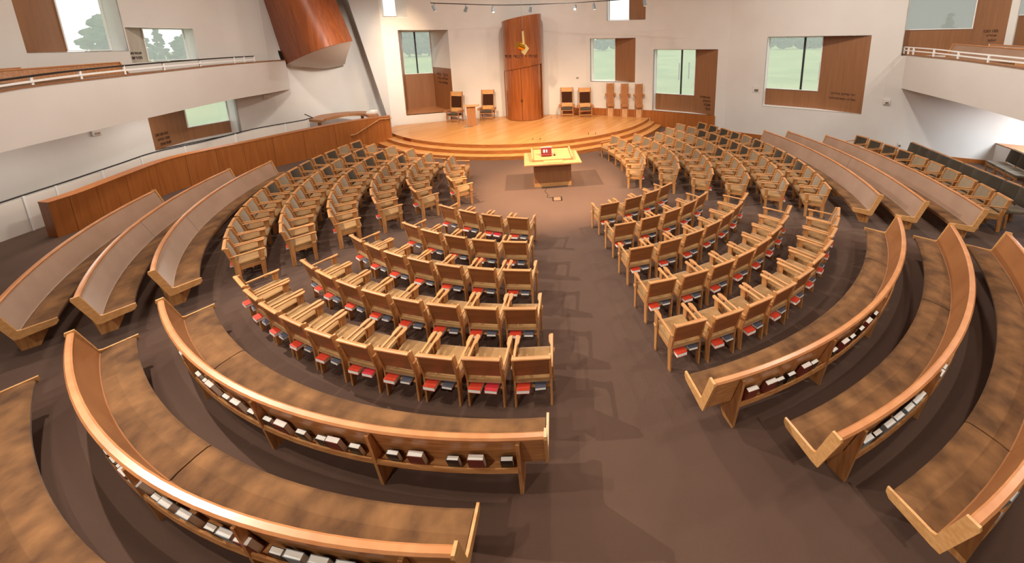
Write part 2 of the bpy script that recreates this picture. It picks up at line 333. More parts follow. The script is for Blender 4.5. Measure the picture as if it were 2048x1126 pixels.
def window(num, poly, sL, sR, zb, zt, gl, gr, gt, gb, depth, side, mull=(), jamb='panel', span='panel', reveal='white', text=None, glass='glass', white_top=None):
    A = pt(poly, sL); B = pt(poly, sR); u = (B - A).normalized(); Wd = (B - A).length
    n = Vector((-u.y, u.x, 0))
    if n.dot(A - Vector((0, 8, 0))) < 0: n = -n
    def onrec(px, py):
        d = ray(px, py); t = (A + n * depth - O).dot(n) / d.dot(n); p = O + d * t; return (p - A).dot(u), p.z
    ym = ((gt if gt is not None else 0) + gb) / 2
    GL, GR = onrec(gl, ym)[0], onrec(gr, ym)[0]
    GB = max(onrec((gl + gr) / 2, gb)[1], zb); GT = zt if gt is None else min(onrec((gl + gr) / 2, gt)[1], zt)
    GL = max(GL, 0.0); GR = min(GR, Wd)
    P = lambda s, d, z: A + u * s + n * d + Vector((0, 0, z))
    root = None
    # shell of the recess: sill, head and the plain reveal
    bm = bm_new()
    def slab(p, off):
        hexa(bm, [q for q in p] + [q + off for q in p])
    slab([P(0, 0, zb - 0.02), P(Wd, 0, zb - 0.02), P(GR, depth + 0.05, zb - 0.02), P(GL, depth + 0.05, zb - 0.02)], Vector((0, 0, 0.02)))
    slab([P(0, 0, zt), P(Wd, 0, zt), P(GR, depth + 0.05, zt), P(GL, depth + 0.05, zt)], Vector((0, 0, 0.02)))
    if side == 'R': a, b = (0, 0), (GL, depth)
    else: a, b = (Wd, 0), (GR, depth)
    e = u * (-0.03 if side == 'R' else 0.03)
    hexa(bm, [P(a[0], a[1], zb), P(b[0], b[1], zb), P(b[0], b[1], zb) + e, P(a[0], a[1], zb) + e, P(a[0], a[1], zt), P(b[0], b[1], zt), P(b[0], b[1], zt) + e, P(a[0], a[1], zt) + e])
    if GT < zt - 0.03: slab([P(GL, depth, GT), P(GR, depth, GT), P(GR, depth + 0.04, GT), P(GL, depth + 0.04, GT)], Vector((0, 0, zt - GT)))
    win = struct('window_%d' % num, bm, M[reveal])
    # splayed panel
    if side == 'R': a, b = (GR, depth), (Wd, 0)
    else: a, b = (0, 0), (GL, depth)
    pa, pb = P(a[0], a[1], 0), P(b[0], b[1], 0); pu = (pb - pa).normalized(); pn = Vector((-pu.y, pu.x, 0))
    if pn.dot(O - pa) > 0: pn = -pn
    def jslab(z0, z1, mat, name):
        bm = bm_new(); q = [pa, pb, pb + pn * 0.03, pa + pn * 0.03]
        hexa(bm, [p + Vector((0, 0, z0)) for p in q] + [p + Vector((0, 0, z1)) for p in q]); part(name, bm, M[mat], win)
    if white_top is None: jslab(zb, zt, jamb, 'side_panel')
    else: jslab(zb, white_top, jamb, 'side_panel'); jslab(white_top + 0.006, zt, 'white', 'side_panel')
    if GB > zb + 0.05:
        bm = bm_new(); hexa(bm, [P(GL, depth, zb), P(GR, depth, zb), P(GR, depth + 0.03, zb), P(GL, depth + 0.03, zb), P(GL, depth, GB), P(GR, depth, GB), P(GR, depth + 0.03, GB), P(GL, depth + 0.03, GB)])
        part('lower_panel', bm, M[span], win)
    # pane with slim frame and bars
    bm = bm_new(); hexa(bm, [P(GL, depth + 0.015, GB), P(GR, depth + 0.015, GB), P(GR, depth + 0.021, GB), P(GL, depth + 0.021, GB), P(GL, depth + 0.015, GT), P(GR, depth + 0.015, GT), P(GR, depth + 0.021, GT), P(GL, depth + 0.021, GT)])
    part('glass_pane', bm, M[glass], win)
    bm = bm_new()
    def bar(s0, s1, z0, z1):
        q = [P(s0, depth - 0.03, 0), P(s1, depth - 0.03, 0), P(s1, depth + 0.03, 0), P(s0, depth + 0.03, 0)]
        hexa(bm, [p + Vector((0, 0, z0)) for p in q] + [p + Vector((0, 0, z1)) for p in q])
    bar(GL, GL + 0.03, GB, GT); bar(GR - 0.03, GR, GB, GT); bar(GL + 0.03, GR - 0.03, GB, GB + 0.03); bar(GL + 0.03, GR - 0.03, GT - 0.03, GT)
    part('window_frame', bm, M['white'], win)
    for mx in mull:
        s = onrec(mx, ym)[0]; bm = bm_new(); bar(s - 0.04, s + 0.04, GB + 0.03, GT - 0.03); part('mullion', bm, M['mullion'], win)
    if text: lettering('lettering', text, win, pa, pn, pu, M['letters'])
    return (sL, sR, zb, zt)
S = lambda poly, *pp: sum(onwall(x, y, poly)[0] for x, y in pp) / len(pp)
Z = lambda poly, *pp: sum(onwall(x, y, poly)[1].z for x, y in pp) / len(pp)
hb, hr, hl = [], [], []
# front wall (behind the platform)
hb.append(window(1, BW, S(BW, (795, 61), (815, 231)), S(BW, (897, 60), (907, 222)), Z(BW, (815, 231), (890, 224)), Z(BW, (795, 61), (897, 60)), 799, 860, None, 148, 2.3, 'R', mull=[829], reveal='oak_board',
    text=[('הר מי', 885, 149, 20), ('יעלה בה', 886, 157, 20), ('קדש ומי', 887, 165, 18)], white_top=3.3))
hb.append(window(2, BW, 0.12, S(BW, (815, 34)), Z(BW, (747, 34), (815, 34)), ZC - 0.3, 746, 792, None, 33, 0.5, 'R', jamb='white'))
hb.append(window(3, BW, S(BW, (1182, 77), (1180, 162)), S(BW, (1271, 76), (1270, 165)), Z(BW, (1180, 162), (1270, 165)), Z(BW, (1182, 77), (1271, 76)), 1185, 1231, None, 161, 0.6, 'R'))
hb.append(window(4, BW, S(BW, (1214, 40)), min(S(BW, (1295, 40)), 14.0), Z(BW, (1214, 40), (1295, 40)), ZC - 0.3, 1216, 1259, None, 40, 0.6, 'R'))
wall('wall_front', BW, hb, M['wall'])
# right-hand wall
hr.append(window(5, RW, S(RW, (1308, 98), (1305, 222)), S(RW, (1437, 100), (1428, 232)), 0.84, Z(RW, (1308, 98), (1437, 100)), 1311, 1393, None, 189, 0.5, 'R', mull=[1365],
    text=[('אם אשכחך', 1410, 194.2, 21), ('ירושלם', 1413.5, 202.2, 15), ('תשכח', 1414.5, 210, 12), ('ימיני', 1415.5, 218.2, 10)]))
hr.append(window(6, RW, S(RW, (1537, 73), (1525, 212)), S(RW, (1743, 72), (1723, 228)), 1.565, Z(RW, (1537, 73), (1743, 72)), 1539, 1646, None, 180, 0.5, 'R', mull=[1610],
    text=[('יהי שלום בחילך', 1686, 188, 50), ('שלוה בארמנותיך', 1684, 197.5, 55)]))
hr.append(window(7, RW, S(RW, (1820, 0), (1803, 107)), S(RW, (2022, 0), (2010, 90)), 3.95, ZC - 0.3, 1814, 1950, None, 59, 0.6, 'R', glass='shade',
    text=[('מה טבו', 1982, 62, 28), ('אהליך', 1982.5, 71, 22), ('יעקב', 1983.5, 80.5, 17)]))
hr.append(window(8, RW, S(RW, (2022, 0), (2010, 90)) + 0.22, S(RW, (2022, 0), (2010, 90)) + 2.6, 3.95, ZC - 0.3, 2030, 2120, None, 30, 0.6, 'R', glass='shade'))
wall('wall_right', RW, hr, M['wall'])
# left-hand wall
hl.append(window(9, LW, S(LW, (293, 231), (312, 300)), S(LW, (473, 196), (480, 266)), 1.09, 2.95, 346, 471, None, 250, 0.6, 'L',
    text=[('הנה מה טוב', 323, 268, 26), ('ומה נעים', 327, 277, 24), ('שבת אחים', 331, 286, 22)]))
hl.append(window(10, LW, S(LW, (22, 0), (55, 108)), S(LW, (232, 0), (258, 100)), 4.58, ZC - 0.3, 120, 233, None, 102, 0.7, 'L'))
hl.append(window(11, LW, S(LW, (250, 57), (258, 127)) + 0.03, S(LW, (385, 55), (398, 119)), 4.17, Z(LW, (250, 57), (385, 55)), 282, 386, None, 121, 0.6, 'L', jamb='panel_pale',
    text=[('לא בחיל ולא', 272, 106.6, 22), ('בכח כי אם', 274, 115.5, 21)]))
wall('wall_left', LW, hl, M['wall'])
# leaning corner wall: ruled between a plan at the floor and a shifted plan at the ceiling
bm = bm_new(); rows = []
NZ = 8
lean = [0, -0.7, -1.3, -1.8, -2.1, -2.2, -2.2, -2.2]
for j in range(NZ + 1):
    z = ZC * j / NZ
    rows.append([Vector((x + l * z / ZC, y + abs(l) * 0.08 * z / ZC, z)) for (x, y), l in zip(CW, lean)])
V = [[bm.verts.new(p) for p in r] for r in rows]
for j in range(NZ):
    for i in range(len(CW) - 1): bm.faces.new((V[j][i], V[j + 1][i], V[j + 1][i + 1], V[j][i + 1]))
# plain return that closes the slot between the leaning edge and the upright front wall
tri_v = [bm.verts.new((-9.75, 18.75, 0)), bm.verts.new((-9.75, 18.75, ZC)), bm.verts.new(rows[-1][-1])]
bm.faces.new(tri_v)
o = struct('wall_corner', bm, M['wall'], smooth=False)
for p in o.data.polygons: p.use_smooth = True
try: o.data.set_sharp_from_angle(angle=R(50))
except Exception: pass
bm = bm_new(); box(bm, -15.45, 22.15, -6.2, -6, 0, ZC); struct('wall_rear', bm, M['wall'])
bm = bm_new(); box(bm, 22, 22.2, -6, 8.2, 0, ZC); struct('wall_side', bm, M['wall'])

# skirting and wooden dado
def ribbon(bm, poly, s0, s1, z0, z1, t, step=0.4):
    n = max(1, int((s1 - s0) / step)); pts = [pt(poly, s0 + (s1 - s0) * i / n) for i in range(n + 1)]
    rings = []
    for i, p in enumerate(pts):
        d = (pts[min(i + 1, n)] - pts[max(i - 1, 0)]).normalized(); nn = Vector((-d.y, d.x, 0))
        if nn.dot(Vector((0, 8, 0)) - p) < 0: nn = -nn
        rings.append([p + Vector((0, 0, z0)), p + nn * t + Vector((0, 0, z0)), p + nn * t + Vector((0, 0, z1)), p + Vector((0, 0, z1))])
    sweep(bm, rings)
bm = bm_new(); ribbon(bm, BW, 9.3, 14.55, 0.45, 0.86, 0.03); struct('baseboard_front', bm, M['veneer'])
bm = bm_new(); ribbon(bm, RW, 0.02, 3.42, 0.0, 0.85, 0.05); struct('trim_1', bm, M['veneer'])
bm = bm_new(); ribbon(bm, RW, 3.5, 19.0, 0.0, 0.16, 0.03); struct('baseboard_right', bm, M['veneer'])
bm = bm_new(); ribbon(bm, LW, 6.0, 21.5, 0.0, 0.16, 0.03); struct('baseboard_left', bm, M['veneer'])

# ------------------------------------------------------------------ stepped platform
M['riser'] = noisy('red_oak_risers', (136, 80, 38), (158, 98, 50), (2, 2, 9), 1.6, 5, 0.35)
PC, PR = Vector((-3.366, 22.752, 0)), 7.93
def stage_ring(r):
    out = []
    for i in range(41):
        a = R(-52.5) + (R(66.5 + 52.5)) * i / 40
        p = PC + Vector((math.sin(a), -math.cos(a), 0)) * r
        out.append(p)
    return out
def inside_pt(p):      # keep the steps clear of the right-hand wall
    return p
pl = thing('platform', 'curved oak strip platform with three steps, in front of the front wall', 'platform', (-3.4, 17.5, 0))
def stage(name, r, z0, z1, mat):
    ring = [p for p in stage_ring(r)]
    # stop where the ring meets the wall line
    ring = [p for p in ring if (p.x < 4.05 and p.y < 19.8) or (p.x >= 4.05 and (p.y - 19.85) < -(p.x - 4.05) * 0.5821 - 0.06)]
    ring = [p for p in ring if p.x > -9.35]
    back = [Vector((4.0, 19.8, 0)), Vector((0.55, 20.93, 0)), Vector((-0.9, 21.0, 0)), Vector((-1.96, 21.03, 0)), Vector((-4.24, 20.7, 0)), Vector((-6.6, 20.0, 0)), Vector((-9.33, 18.86, 0)), Vector((-9.6, 18.7, 0)), Vector((-9.45, 17.6, 0))]
    pts = ring + back; bm = bm_new()
    A = [bm.verts.new((p.x + 3.4, p.y - 17.5, z0)) for p in pts]; B = [bm.verts.new((p.x + 3.4, p.y - 17.5, z1)) for p in pts]
    bm.faces.new(A); bm.faces.new(B)
    for i in range(len(pts)): bm.faces.new((A[i], A[(i + 1) % len(pts)], B[(i + 1) % len(pts)], B[i]))
    tri(bm); bm.normal_update()
    for f in bm.faces:
        if abs(f.normal.z) < 0.5: f.material_index = 1
    return part(name, bm, [mat, M['riser']], pl)
stage('stage_floor', PR, 0.30, 0.45, M['planks'])
stage('step', PR + 0.36, 0.15, 0.30, M['planks'])
stage('step', PR + 0.72, 0.0, 0.15, M['planks'])
# little step-light covers in the riser
for a in (-49, -34):
    p = PC + Vector((math.sin(R(a)), -math.cos(R(a)), 0)) * (PR + 0.004); bm = bm_new()
    box(bm, -0.28, 0.28, -0.012, 0.012, 0.325, 0.425, Matrix.Translation((p.x + 3.4, p.y - 17.5, 0)) @ Matrix.Rotation(R(a), 4, 'Z'))
    part('riser_vent', bm, M['leather'], pl, label='dark brown vent in the top riser')

# ------------------------------------------------------------------ wood parapet of the side ramp
tops = [(95, 405, 0.95), (164, 383, 0.98), (250, 350, 1.04), (338.6, 318, 1.10), (430, 297, 1.14), (513, 280.4, 1.19), (605, 261, 1.24), (697.7, 243.5, 1.30), (780, 232, 1.36)]
PP = [at(x, y, z) for x, y, z in tops]
def smooth_line(pts, n):
    out = []
    for i in range(len(pts) - 1):
        p0, p1, p2, p3 = pts[max(i - 1, 0)], pts[i], pts[i + 1], pts[min(i + 2, len(pts) - 1)]
        for k in range(n):
            t = k / n; out.append(0.5 * ((2 * p1) + (p2 - p0) * t + (2 * p0 - 5 * p1 + 4 * p2 - p3) * t * t + (3 * p1 - p0 - 3 * p2 + p3) * t ** 3))
    out.append(pts[-1]); return out
PL = smooth_line(PP, 6)
par = thing('ramp_parapet', 'long curved oak-panelled parapet beside the ramp under the balcony', 'parapet', (PL[0].x, PL[0].y, 0))
o0 = Vector((PL[0].x, PL[0].y, 0))
def side_n(pts, i):
    d = (pts[min(i + 1, len(pts) - 1)] - pts[max(i - 1, 0)]); d.z = 0; d.normalize(); return Vector((d.y, -d.x, 0))    # towards the hall
TH = 0.32
bm = bm_new(); rings = []
for i, p in enumerate(PL):
    nn = side_n(PL, i); rings.append([Vector((p.x, p.y, 0)) - o0 - nn * 0.02, Vector((p.x, p.y, p.z - 0.03)) - o0 - nn * 0.02, Vector((p.x, p.y, p.z - 0.03)) - o0 - nn * TH, Vector((p.x, p.y, 0)) - o0 - nn * TH])
sweep(bm, rings); part('core', bm, M['veneer'], par)
bm = bm_new()
for k in range(0, len(PL) - 1, 4):
    idx = list(range(k, min(k + 4, len(PL) - 1) + 1)); rings = []
    for j, i in enumerate(idx):
        p = PL[i].copy()
        if j == 0 and k > 0: p = p + (PL[i + 1] - PL[i]).normalized() * 0.008
        nn = side_n(PL, i); b = Vector((p.x, p.y, 0)) - o0
        rings.append([b - nn * 0.02, b, b + Vector((0, 0, p.z - 0.03)), b - nn * 0.02 + Vector((0, 0, p.z - 0.03))])
    sweep(bm, rings)
part('facing_panels', bm, M['veneer'], par)
bm = bm_new(); rings = []
for i, p in enumerate(PL):
    nn = side_n(PL, i); q = p - o0; rings.append([q + nn * 0.01 + Vector((0, 0, -0.03)), q + nn * 0.01, q - nn * (TH + 0.01), q - nn * (TH + 0.01) + Vector((0, 0, -0.03))])
sweep(bm, rings); part('coping', bm, M['veneer'], par)
# wooden handrail by the steps, on steel brackets
hp = [(700, 270), (712, 267.5), (737, 252), (759, 238), (771, 236.5), (783, 235.5)]
ip = len(PL) - 1
def onpar(px, py, off):
    d = ray(px, py); best = None
    for a, b in zip(PL[:-1], PL[1:]):
        ex, ey = b.x - a.x, b.y - a.y; det = -d.x * ey + ex * d.y
        t = (-a.x * ey + ex * a.y) / det; u = (d.x * a.y - d.y * a.x) / det
        if t > 0 and -0.02 <= u <= 1.6 and (best is None or abs(u - 0.5) < best[0]): best = (abs(u - 0.5), O + d * t, Vector((ey, -ex, 0)).normalized())
    return best[1] + best[2] * off, best[2]
hpts = [onpar(x, y, 0.09) for x, y in hp]
hro = thing('stair_handrail', 'short bent wooden handrail on the parapet by the platform steps', 'handrail', hpts[0][0])
bm = bm_new(); tube(bm, [p - hpts[0][0] for p, n in hpts], 0.025, 10); part('rail', bm, M['oak_x'], hro, smooth=True)
for x, y in ((706, 270), (732, 256), (755, 241.5), (771, 237.5)):
    p, nn = onpar(x, y, 0.09); bm = bm_new(); tube(bm, [p - hpts[0][0] + Vector((0, 0, -0.02)), p - hpts[0][0] - nn * 0.045 + Vector((0, 0, -0.05)), p - hpts[0][0] - nn * 0.085 + Vector((0, 0, -0.05))], 0.012, 6)
    part('bracket', bm, M['steel'], hro)

# low white guard wall with dark rail behind the parapet
gp = [(0, 405), (61.6, 385), (140, 360), (236, 328), (308, 304.4), (410, 282), (506, 258), (602, 241), (613, 238)]
gz = [0.95, 0.98, 1.03, 1.08, 1.13, 1.20, 1.29, 1.42, 1.44]
GP0 = [at(x, y, z) for (x, y), z in zip(gp, gz)]
GPL = smooth_line([GP0[0] + (GP0[0] - GP0[1]) * 2.5] + GP0, 5)
g0 = Vector((GPL[0].x, GPL[0].y, 0))
gd = thing('ramp_guard', 'low white panelled guard with thin dark rail along the ramp, behind the oak parapet', 'guard rail', g0)
bm = bm_new(); rings = []
for i, p in enumerate(GPL):
    nn = side_n(GPL, i); b = Vector((p.x, p.y, 0)) - g0; rings.append([b, b + nn * 0.05, b + nn * 0.05 + Vector((0, 0, p.z - 0.06)), b + Vector((0, 0, p.z - 0.06))])
sweep(bm, rings); part('panel', bm, M['frost'], gd)
bm = bm_new(); tube(bm, [p - g0 + side_n(GPL, i) * 0.025 for i, p in enumerate(GPL)] + [GPL[-1] - g0 + Vector((0.1, 0.25, 0)), GPL[-1] - g0 + Vector((-0.5, 0.6, 0.1))], 0.022, 8); part('rail', bm, M['lead'], gd, smooth=True)
for i in range(3, len(GPL), 5):
    p = GPL[i] - g0; nn = side_n(GPL, i); bm = bm_new(); box(bm, -0.02, 0.02, -0.012, 0.012, 0, GPL[i].z - 0.01, Matrix.Translation((p.x + nn.x * 0.065, p.y + nn.y * 0.065, 0)) @ Matrix.Rotation(math.atan2(nn.x, -nn.y), 4, 'Z'))
    part('post', bm, M['white'], gd)

# ------------------------------------------------------------------ chairs
CHAIRS = {
    'ML': [
        [(-3.01, 8.44, -27.1), (-2.46, 8.19, -21.5), (-1.9, 8, -15.9), (-1.31, 7.86, -10.3)],
        [(-3.49, 7.57, -28.9), (-2.97, 7.3, -22.7), (-2.42, 7.1, -16.5), (-1.84, 6.95, -10.3), (-1.24, 6.87, -4.1)],
        [(-4.32, 7.03, -34.1), (-3.84, 6.74, -29), (-3.33, 6.49, -23.8), (-2.8, 6.29, -18.7), (-2.24, 6.13, -13.6), (-1.66, 6.03, -8.5), (-1.06, 5.97, -3.3)],
        [(-4.69, 6.18, -32.5), (-4.2, 5.89, -27.9), (-3.68, 5.64, -23.3), (-3.14, 5.43, -18.7), (-2.58, 5.26, -14.1), (-2.01, 5.14, -9.5), (-1.44, 5.07, -4.9), (-0.88, 5.05, -0.3)],
        [(-5.48, 5.71, -34.5), (-5.01, 5.39, -30.6), (-4.51, 5.1, -26.8), (-3.99, 4.85, -22.9), (-3.46, 4.63, -19), (-2.91, 4.45, -15.2), (-2.35, 4.32, -11.3), (-1.79, 4.23, -7.5), (-1.22, 4.19, -3.6), (-0.63, 4.19, 2.8)],
    ],
    'MR': [
        [(0.65, 8.51, 20.6), (1.24, 8.81, 27.7), (1.74, 9.14, 34.8), (2.16, 9.51, 41.8)],
        [(0.91, 7.53, 17.7), (1.48, 7.78, 24.5), (2.01, 8.08, 31.3), (2.48, 8.44, 38), (2.91, 8.85, 44.8)],
        [(1.11, 6.61, 15.9), (1.68, 6.82, 22.1), (2.21, 7.1, 28.4), (2.7, 7.44, 34.7), (3.14, 7.82, 40.9), (3.54, 8.24, 47.2), (3.89, 8.69, 53.5)],
        [(1.28, 5.63, 15.2), (1.85, 5.8, 20.4), (2.4, 6.05, 25.6), (2.91, 6.35, 30.8), (3.39, 6.7, 36), (3.83, 7.1, 41.2), (4.22, 7.51, 46.4), (4.56, 7.95, 51.7)],
        [(1.45, 4.72, 16.1), (2.02, 4.87, 20.3), (2.57, 5.1, 24.5), (3.09, 5.38, 28.6), (3.59, 5.72, 32.8), (4.05, 6.11, 37), (4.49, 6.52, 41.2), (4.89, 6.95, 45.3), (5.26, 7.38, 49.5), (5.59, 7.81, 53.7)],
    ],
    'L': [
        [(-4.04, 11.96, -90.1), (-3.99, 11.37, -78), (-3.79, 10.78, -65.8), (-3.45, 10.18, -53.7)],
        [(-5, 12.28, -98.5), (-5.03, 11.71, -88.4), (-4.96, 11.1, -78.2), (-4.8, 10.5, -68.1), (-4.54, 9.93, -57.9), (-4.19, 9.44, -47.8)],
        [(-5.87, 12.84, -97.5), (-5.91, 12.21, -91.1), (-5.9, 11.6, -84.7), (-5.83, 10.99, -78.3), (-5.7, 10.39, -71.9), (-5.5, 9.82, -65.5), (-5.22, 9.28, -59), (-4.86, 8.77, -52.6)],
        [(-6.81, 13.24, -104.9), (-6.87, 12.6, -99.1), (-6.88, 11.97, -93.2), (-6.85, 11.36, -87.4), (-6.75, 10.76, -81.5), (-6.61, 10.18, -75.7), (-6.42, 9.62, -69.8), (-6.17, 9.08, -64), (-5.88, 8.57, -58.1), (-5.53, 8.08, -52.3)],
        [(-7.7, 13.54, -100.6), (-7.79, 12.96, -96.1), (-7.83, 12.36, -91.6), (-7.81, 11.75, -87.1), (-7.75, 11.14, -82.6), (-7.64, 10.54, -78.1), (-7.48, 9.95, -73.6), (-7.29, 9.38, -69.1), (-7.05, 8.84, -64.6), (-6.78, 8.32, -60.1), (-6.47, 7.85, -55.6), (-6.14, 7.43, -51.1)],
        [(-8.61, 14.08, -103.1), (-8.72, 13.47, -98.9), (-8.77, 12.85, -94.8), (-8.79, 12.23, -90.6), (-8.76, 11.62, -86.5), (-8.68, 11.01, -82.3), (-8.57, 10.41, -78.2), (-8.42, 9.83, -74), (-8.22, 9.26, -69.9), (-8, 8.72, -65.7), (-7.74, 8.2, -61.6), (-7.44, 7.7, -57.4), (-7.12, 7.24, -53.3), (-6.76, 6.81, -49.1)],
    ],
    'R': [
        [(1.3, 14.22, -235.2), (1.52, 13.68, -243.7), (1.72, 13.07, -252.2), (1.86, 12.43, -260.6), (1.92, 11.82, -269.1), (1.84, 11.28, -277.6)],
        [(2.27, 14.45, -236.1), (2.51, 13.89, -243.6), (2.72, 13.31, -251.2), (2.87, 12.71, -258.7), (2.95, 12.09, -266.3), (2.94, 11.48, -273.8), (2.81, 10.85, -281.4)],
        [(3.2, 14.67, -240), (3.47, 14.07, -246.6), (3.67, 13.46, -253.2), (3.82, 12.85, -259.9), (3.9, 12.22, -266.5), (3.91, 11.6, -273.1), (3.84, 10.98, -279.7), (3.68, 10.37, -286.3)],
        [(3.86, 15.49, -238.1), (4.13, 14.9, -243.4), (4.37, 14.31, -248.6), (4.57, 13.71, -253.8), (4.72, 13.11, -259.1), (4.81, 12.5, -264.3), (4.85, 11.89, -269.5), (4.82, 11.26, -274.8), (4.72, 10.62, -280), (4.55, 9.97, -285.2)],
        [(4.52, 16.21, -238.4), (4.83, 15.65, -242.8), (5.11, 15.06, -247.2), (5.35, 14.47, -251.6), (5.54, 13.87, -256), (5.68, 13.25, -260.4), (5.77, 12.64, -264.8), (5.81, 12.02, -269.2), (5.79, 11.39, -273.6), (5.72, 10.77, -278), (5.59, 10.16, -282.4), (5.4, 9.55, -286.8)],
        [(5.57, 16.45, -244.2), (5.87, 15.88, -247.8), (6.12, 15.29, -251.4), (6.34, 14.7, -255.1), (6.51, 14.09, -258.7), (6.65, 13.48, -262.3), (6.74, 12.86, -265.9), (6.78, 12.24, -269.6), (6.78, 11.62, -273.2), (6.74, 11.01, -276.8), (6.64, 10.4, -280.5), (6.5, 9.8, -284.1), (6.3, 9.2, -287.7)],
    ],
    'FR': [
        [(10.88, 13.76, -258.3), (10.91, 13.15, -261.9), (10.92, 12.54, -265.6), (10.89, 11.93, -269.3), (10.82, 11.32, -272.9), (10.73, 10.72, -276.6), (10.61, 10.12, -280.3), (10.45, 9.53, -283.9), (10.26, 8.95, -287.6), (10.04, 8.39, -291.3)],
    ],
}
def chair_parts():
    D = {}
    def add(name, fn, mat, bevel=0.004, seg=1, smooth=False):
        bm = bm_new(); fn(bm); D.setdefault(name, []).append(mesh(name, bm, mat, bevel, seg, smooth))
    W2 = 0.245
    def cushion(bm):
        # rounded slab, front edge rolled over, back edge drooping
        prof = [(-0.22, 0.375), (-0.235, 0.40), (-0.225, 0.435), (-0.17, 0.462), (0.0, 0.472), (0.16, 0.480), (0.235, 0.470), (0.262, 0.44), (0.262, 0.405), (0.24, 0.385)]
        rings = []
        for x, k in ((-0.228, 0.80), (-0.215, 0.95), (-0.19, 1.0), (0.19, 1.0), (0.215, 0.95), (0.228, 0.80)):
            rings.append([Vector((x, 0.015 + (y - 0.015) * (0.97 if k < 0.9 else 1), 0.42 + (z - 0.42) * k)) for y, z in prof])
        sweep(bm, rings)
    add('seat_cushion', cushion, M['seat'], 0, 1, True)
    def bx(y0, z0):      # back plane: y at height z
        return y0 - 0.305 * (z0 - 0.40)
    def pad(bm):
        prof = [(bx(-0.185, 0.49), 0.49), (bx(-0.165, 0.50), 0.50), (bx(-0.160, 0.66), 0.66), (bx(-0.165, 0.815), 0.815), (bx(-0.19, 0.828), 0.828)]
        rings = [[Vector((x, y - (0.012 if abs(x) > 0.2 else 0), z)) for y, z in prof] for x in (-0.216, -0.19, 0.19, 0.216)]
        sweep(bm, rings)
    add('back_pad', pad, M['pad_tan'], 0, 1, True)
    def panel(bm):
        p = [(bx(-0.187, 0.50), 0.50), (bx(-0.187, 0.83), 0.83), (bx(-0.205, 0.83), 0.83), (bx(-0.205, 0.50), 0.50)]
        prism(bm, p, 'x', -0.217, 0.217)
    add('back_panel', panel, M['oak_back'], 0.003)
    add('top_rail', lambda bm: prism(bm, [(-0.292, 0.815), (-0.350, 0.822), (-0.356, 0.845), (-0.340, 0.856), (-0.300, 0.850)], 'x', -W2, W2), M['oak_x'], 0.006, 2)
    for s in (-1, 1):
        x0, x1 = sorted((s * 0.218, s * 0.246))
        add('rear_leg', lambda bm: prism(bm, [(-0.225, 0.0), (-0.155, 0.0), (-0.140, 0.40), (-0.262, 0.84), (-0.335, 0.84), (-0.235, 0.42)], 'x', x0, x1), M['oak_z'])
        x2, x3 = sorted((s * 0.234, s * 0.260))
        add('front_leg', lambda bm: prism(bm, [(0.165, 0.0), (0.225, 0.0), (0.240, 0.625), (0.150, 0.625)], 'x', x2, x3), M['oak_z'])
        def arm(bm):
            o = s * 0.263; i = lambda w: s * (0.263 - w)
            pts = [(o, -0.275), (i(0.034), -0.275), (i(0.036), 0.08), (i(0.060), 0.13), (i(0.066), 0.23), (i(0.050), 0.262), (o + s * -0.008, 0.270), (o, 0.25)]
            prism(bm, pts if s > 0 else pts[::-1], 'z', 0.625, 0.650)
        add('armrest', arm, M['oak_y'])
        x4, x5 = sorted((s * 0.214, s * 0.233))
        add('side_rail', lambda bm: box(bm, x4, x5, -0.15, 0.235, 0.315, 0.385), M['oak_y'])
        x6, x7 = sorted((s * 0.260, s * 0.273))
        add('coupling_block', lambda bm: box(bm, x6, x7, 0.170, 0.235, 0.405, 0.450), M['oak_light'])
    add('apron', lambda bm: box(bm, -0.226, 0.226, 0.205, 0.228, 0.30, 0.38), M['oak_x'])
    def rack(bm):
        box(bm, -0.218, 0.218, -0.215, -0.185, 0.285, 0.305); box(bm, -0.218, 0.218, 0.02, 0.05, 0.285, 0.305)
    add('book_rack', rack, M['oak_x'], 0.002)
    return D
def fresh_chair(D, name, label, cat):
    t = thing(name, label, cat)
    for n, ms in D.items():
        for me in ms: obj(n, me, t)
    return t
CD = chair_parts()
proto = fresh_chair(CD, 'oak_armchair', '', 'chair')
PAD_DARK = CD['back_pad'][0].copy(); PAD_DARK.materials.clear(); PAD_DARK.materials.append(M['pad_dark'])  # same pad velvet, its light-dependent sheen painted as a darker colour
used = [False]
def place_chair(x, y, rz, label, group, dark):
    sw = {'back_pad': PAD_DARK} if dark else {}
    if not used[0]:
        used[0] = True; proto.location = (x, y, 0); proto.rotation_euler = (0, 0, R(rz)); proto['label'] = label; proto['group'] = group
        for c in proto.children:
            if c.name.split('.')[0] in sw: c.data = sw[c.name.split('.')[0]]
        return proto
    return dup(proto, (x, y, 0), R(rz), label, group, sw)
BLOCK = {'ML': 'parapet-side centre block', 'MR': 'window-side centre block', 'L': 'parapet block', 'R': 'window-wall block', 'FR': ''}
DARK = {('L', 6): (0, 2, 3, 4, 5, 7), ('L', 5): (1, 2, 4), ('L', 4): (1, 2, 4), ('L', 3): (1,), ('R', 6): (0, 1, 2, 3, 5, 7, 8, 9), ('R', 5): (2, 3, 4, 5, 6), ('R', 4): (5,), ('FR', 1): (0, 1, 2, 3)}  # chairs whose pads get the painted dark sheen

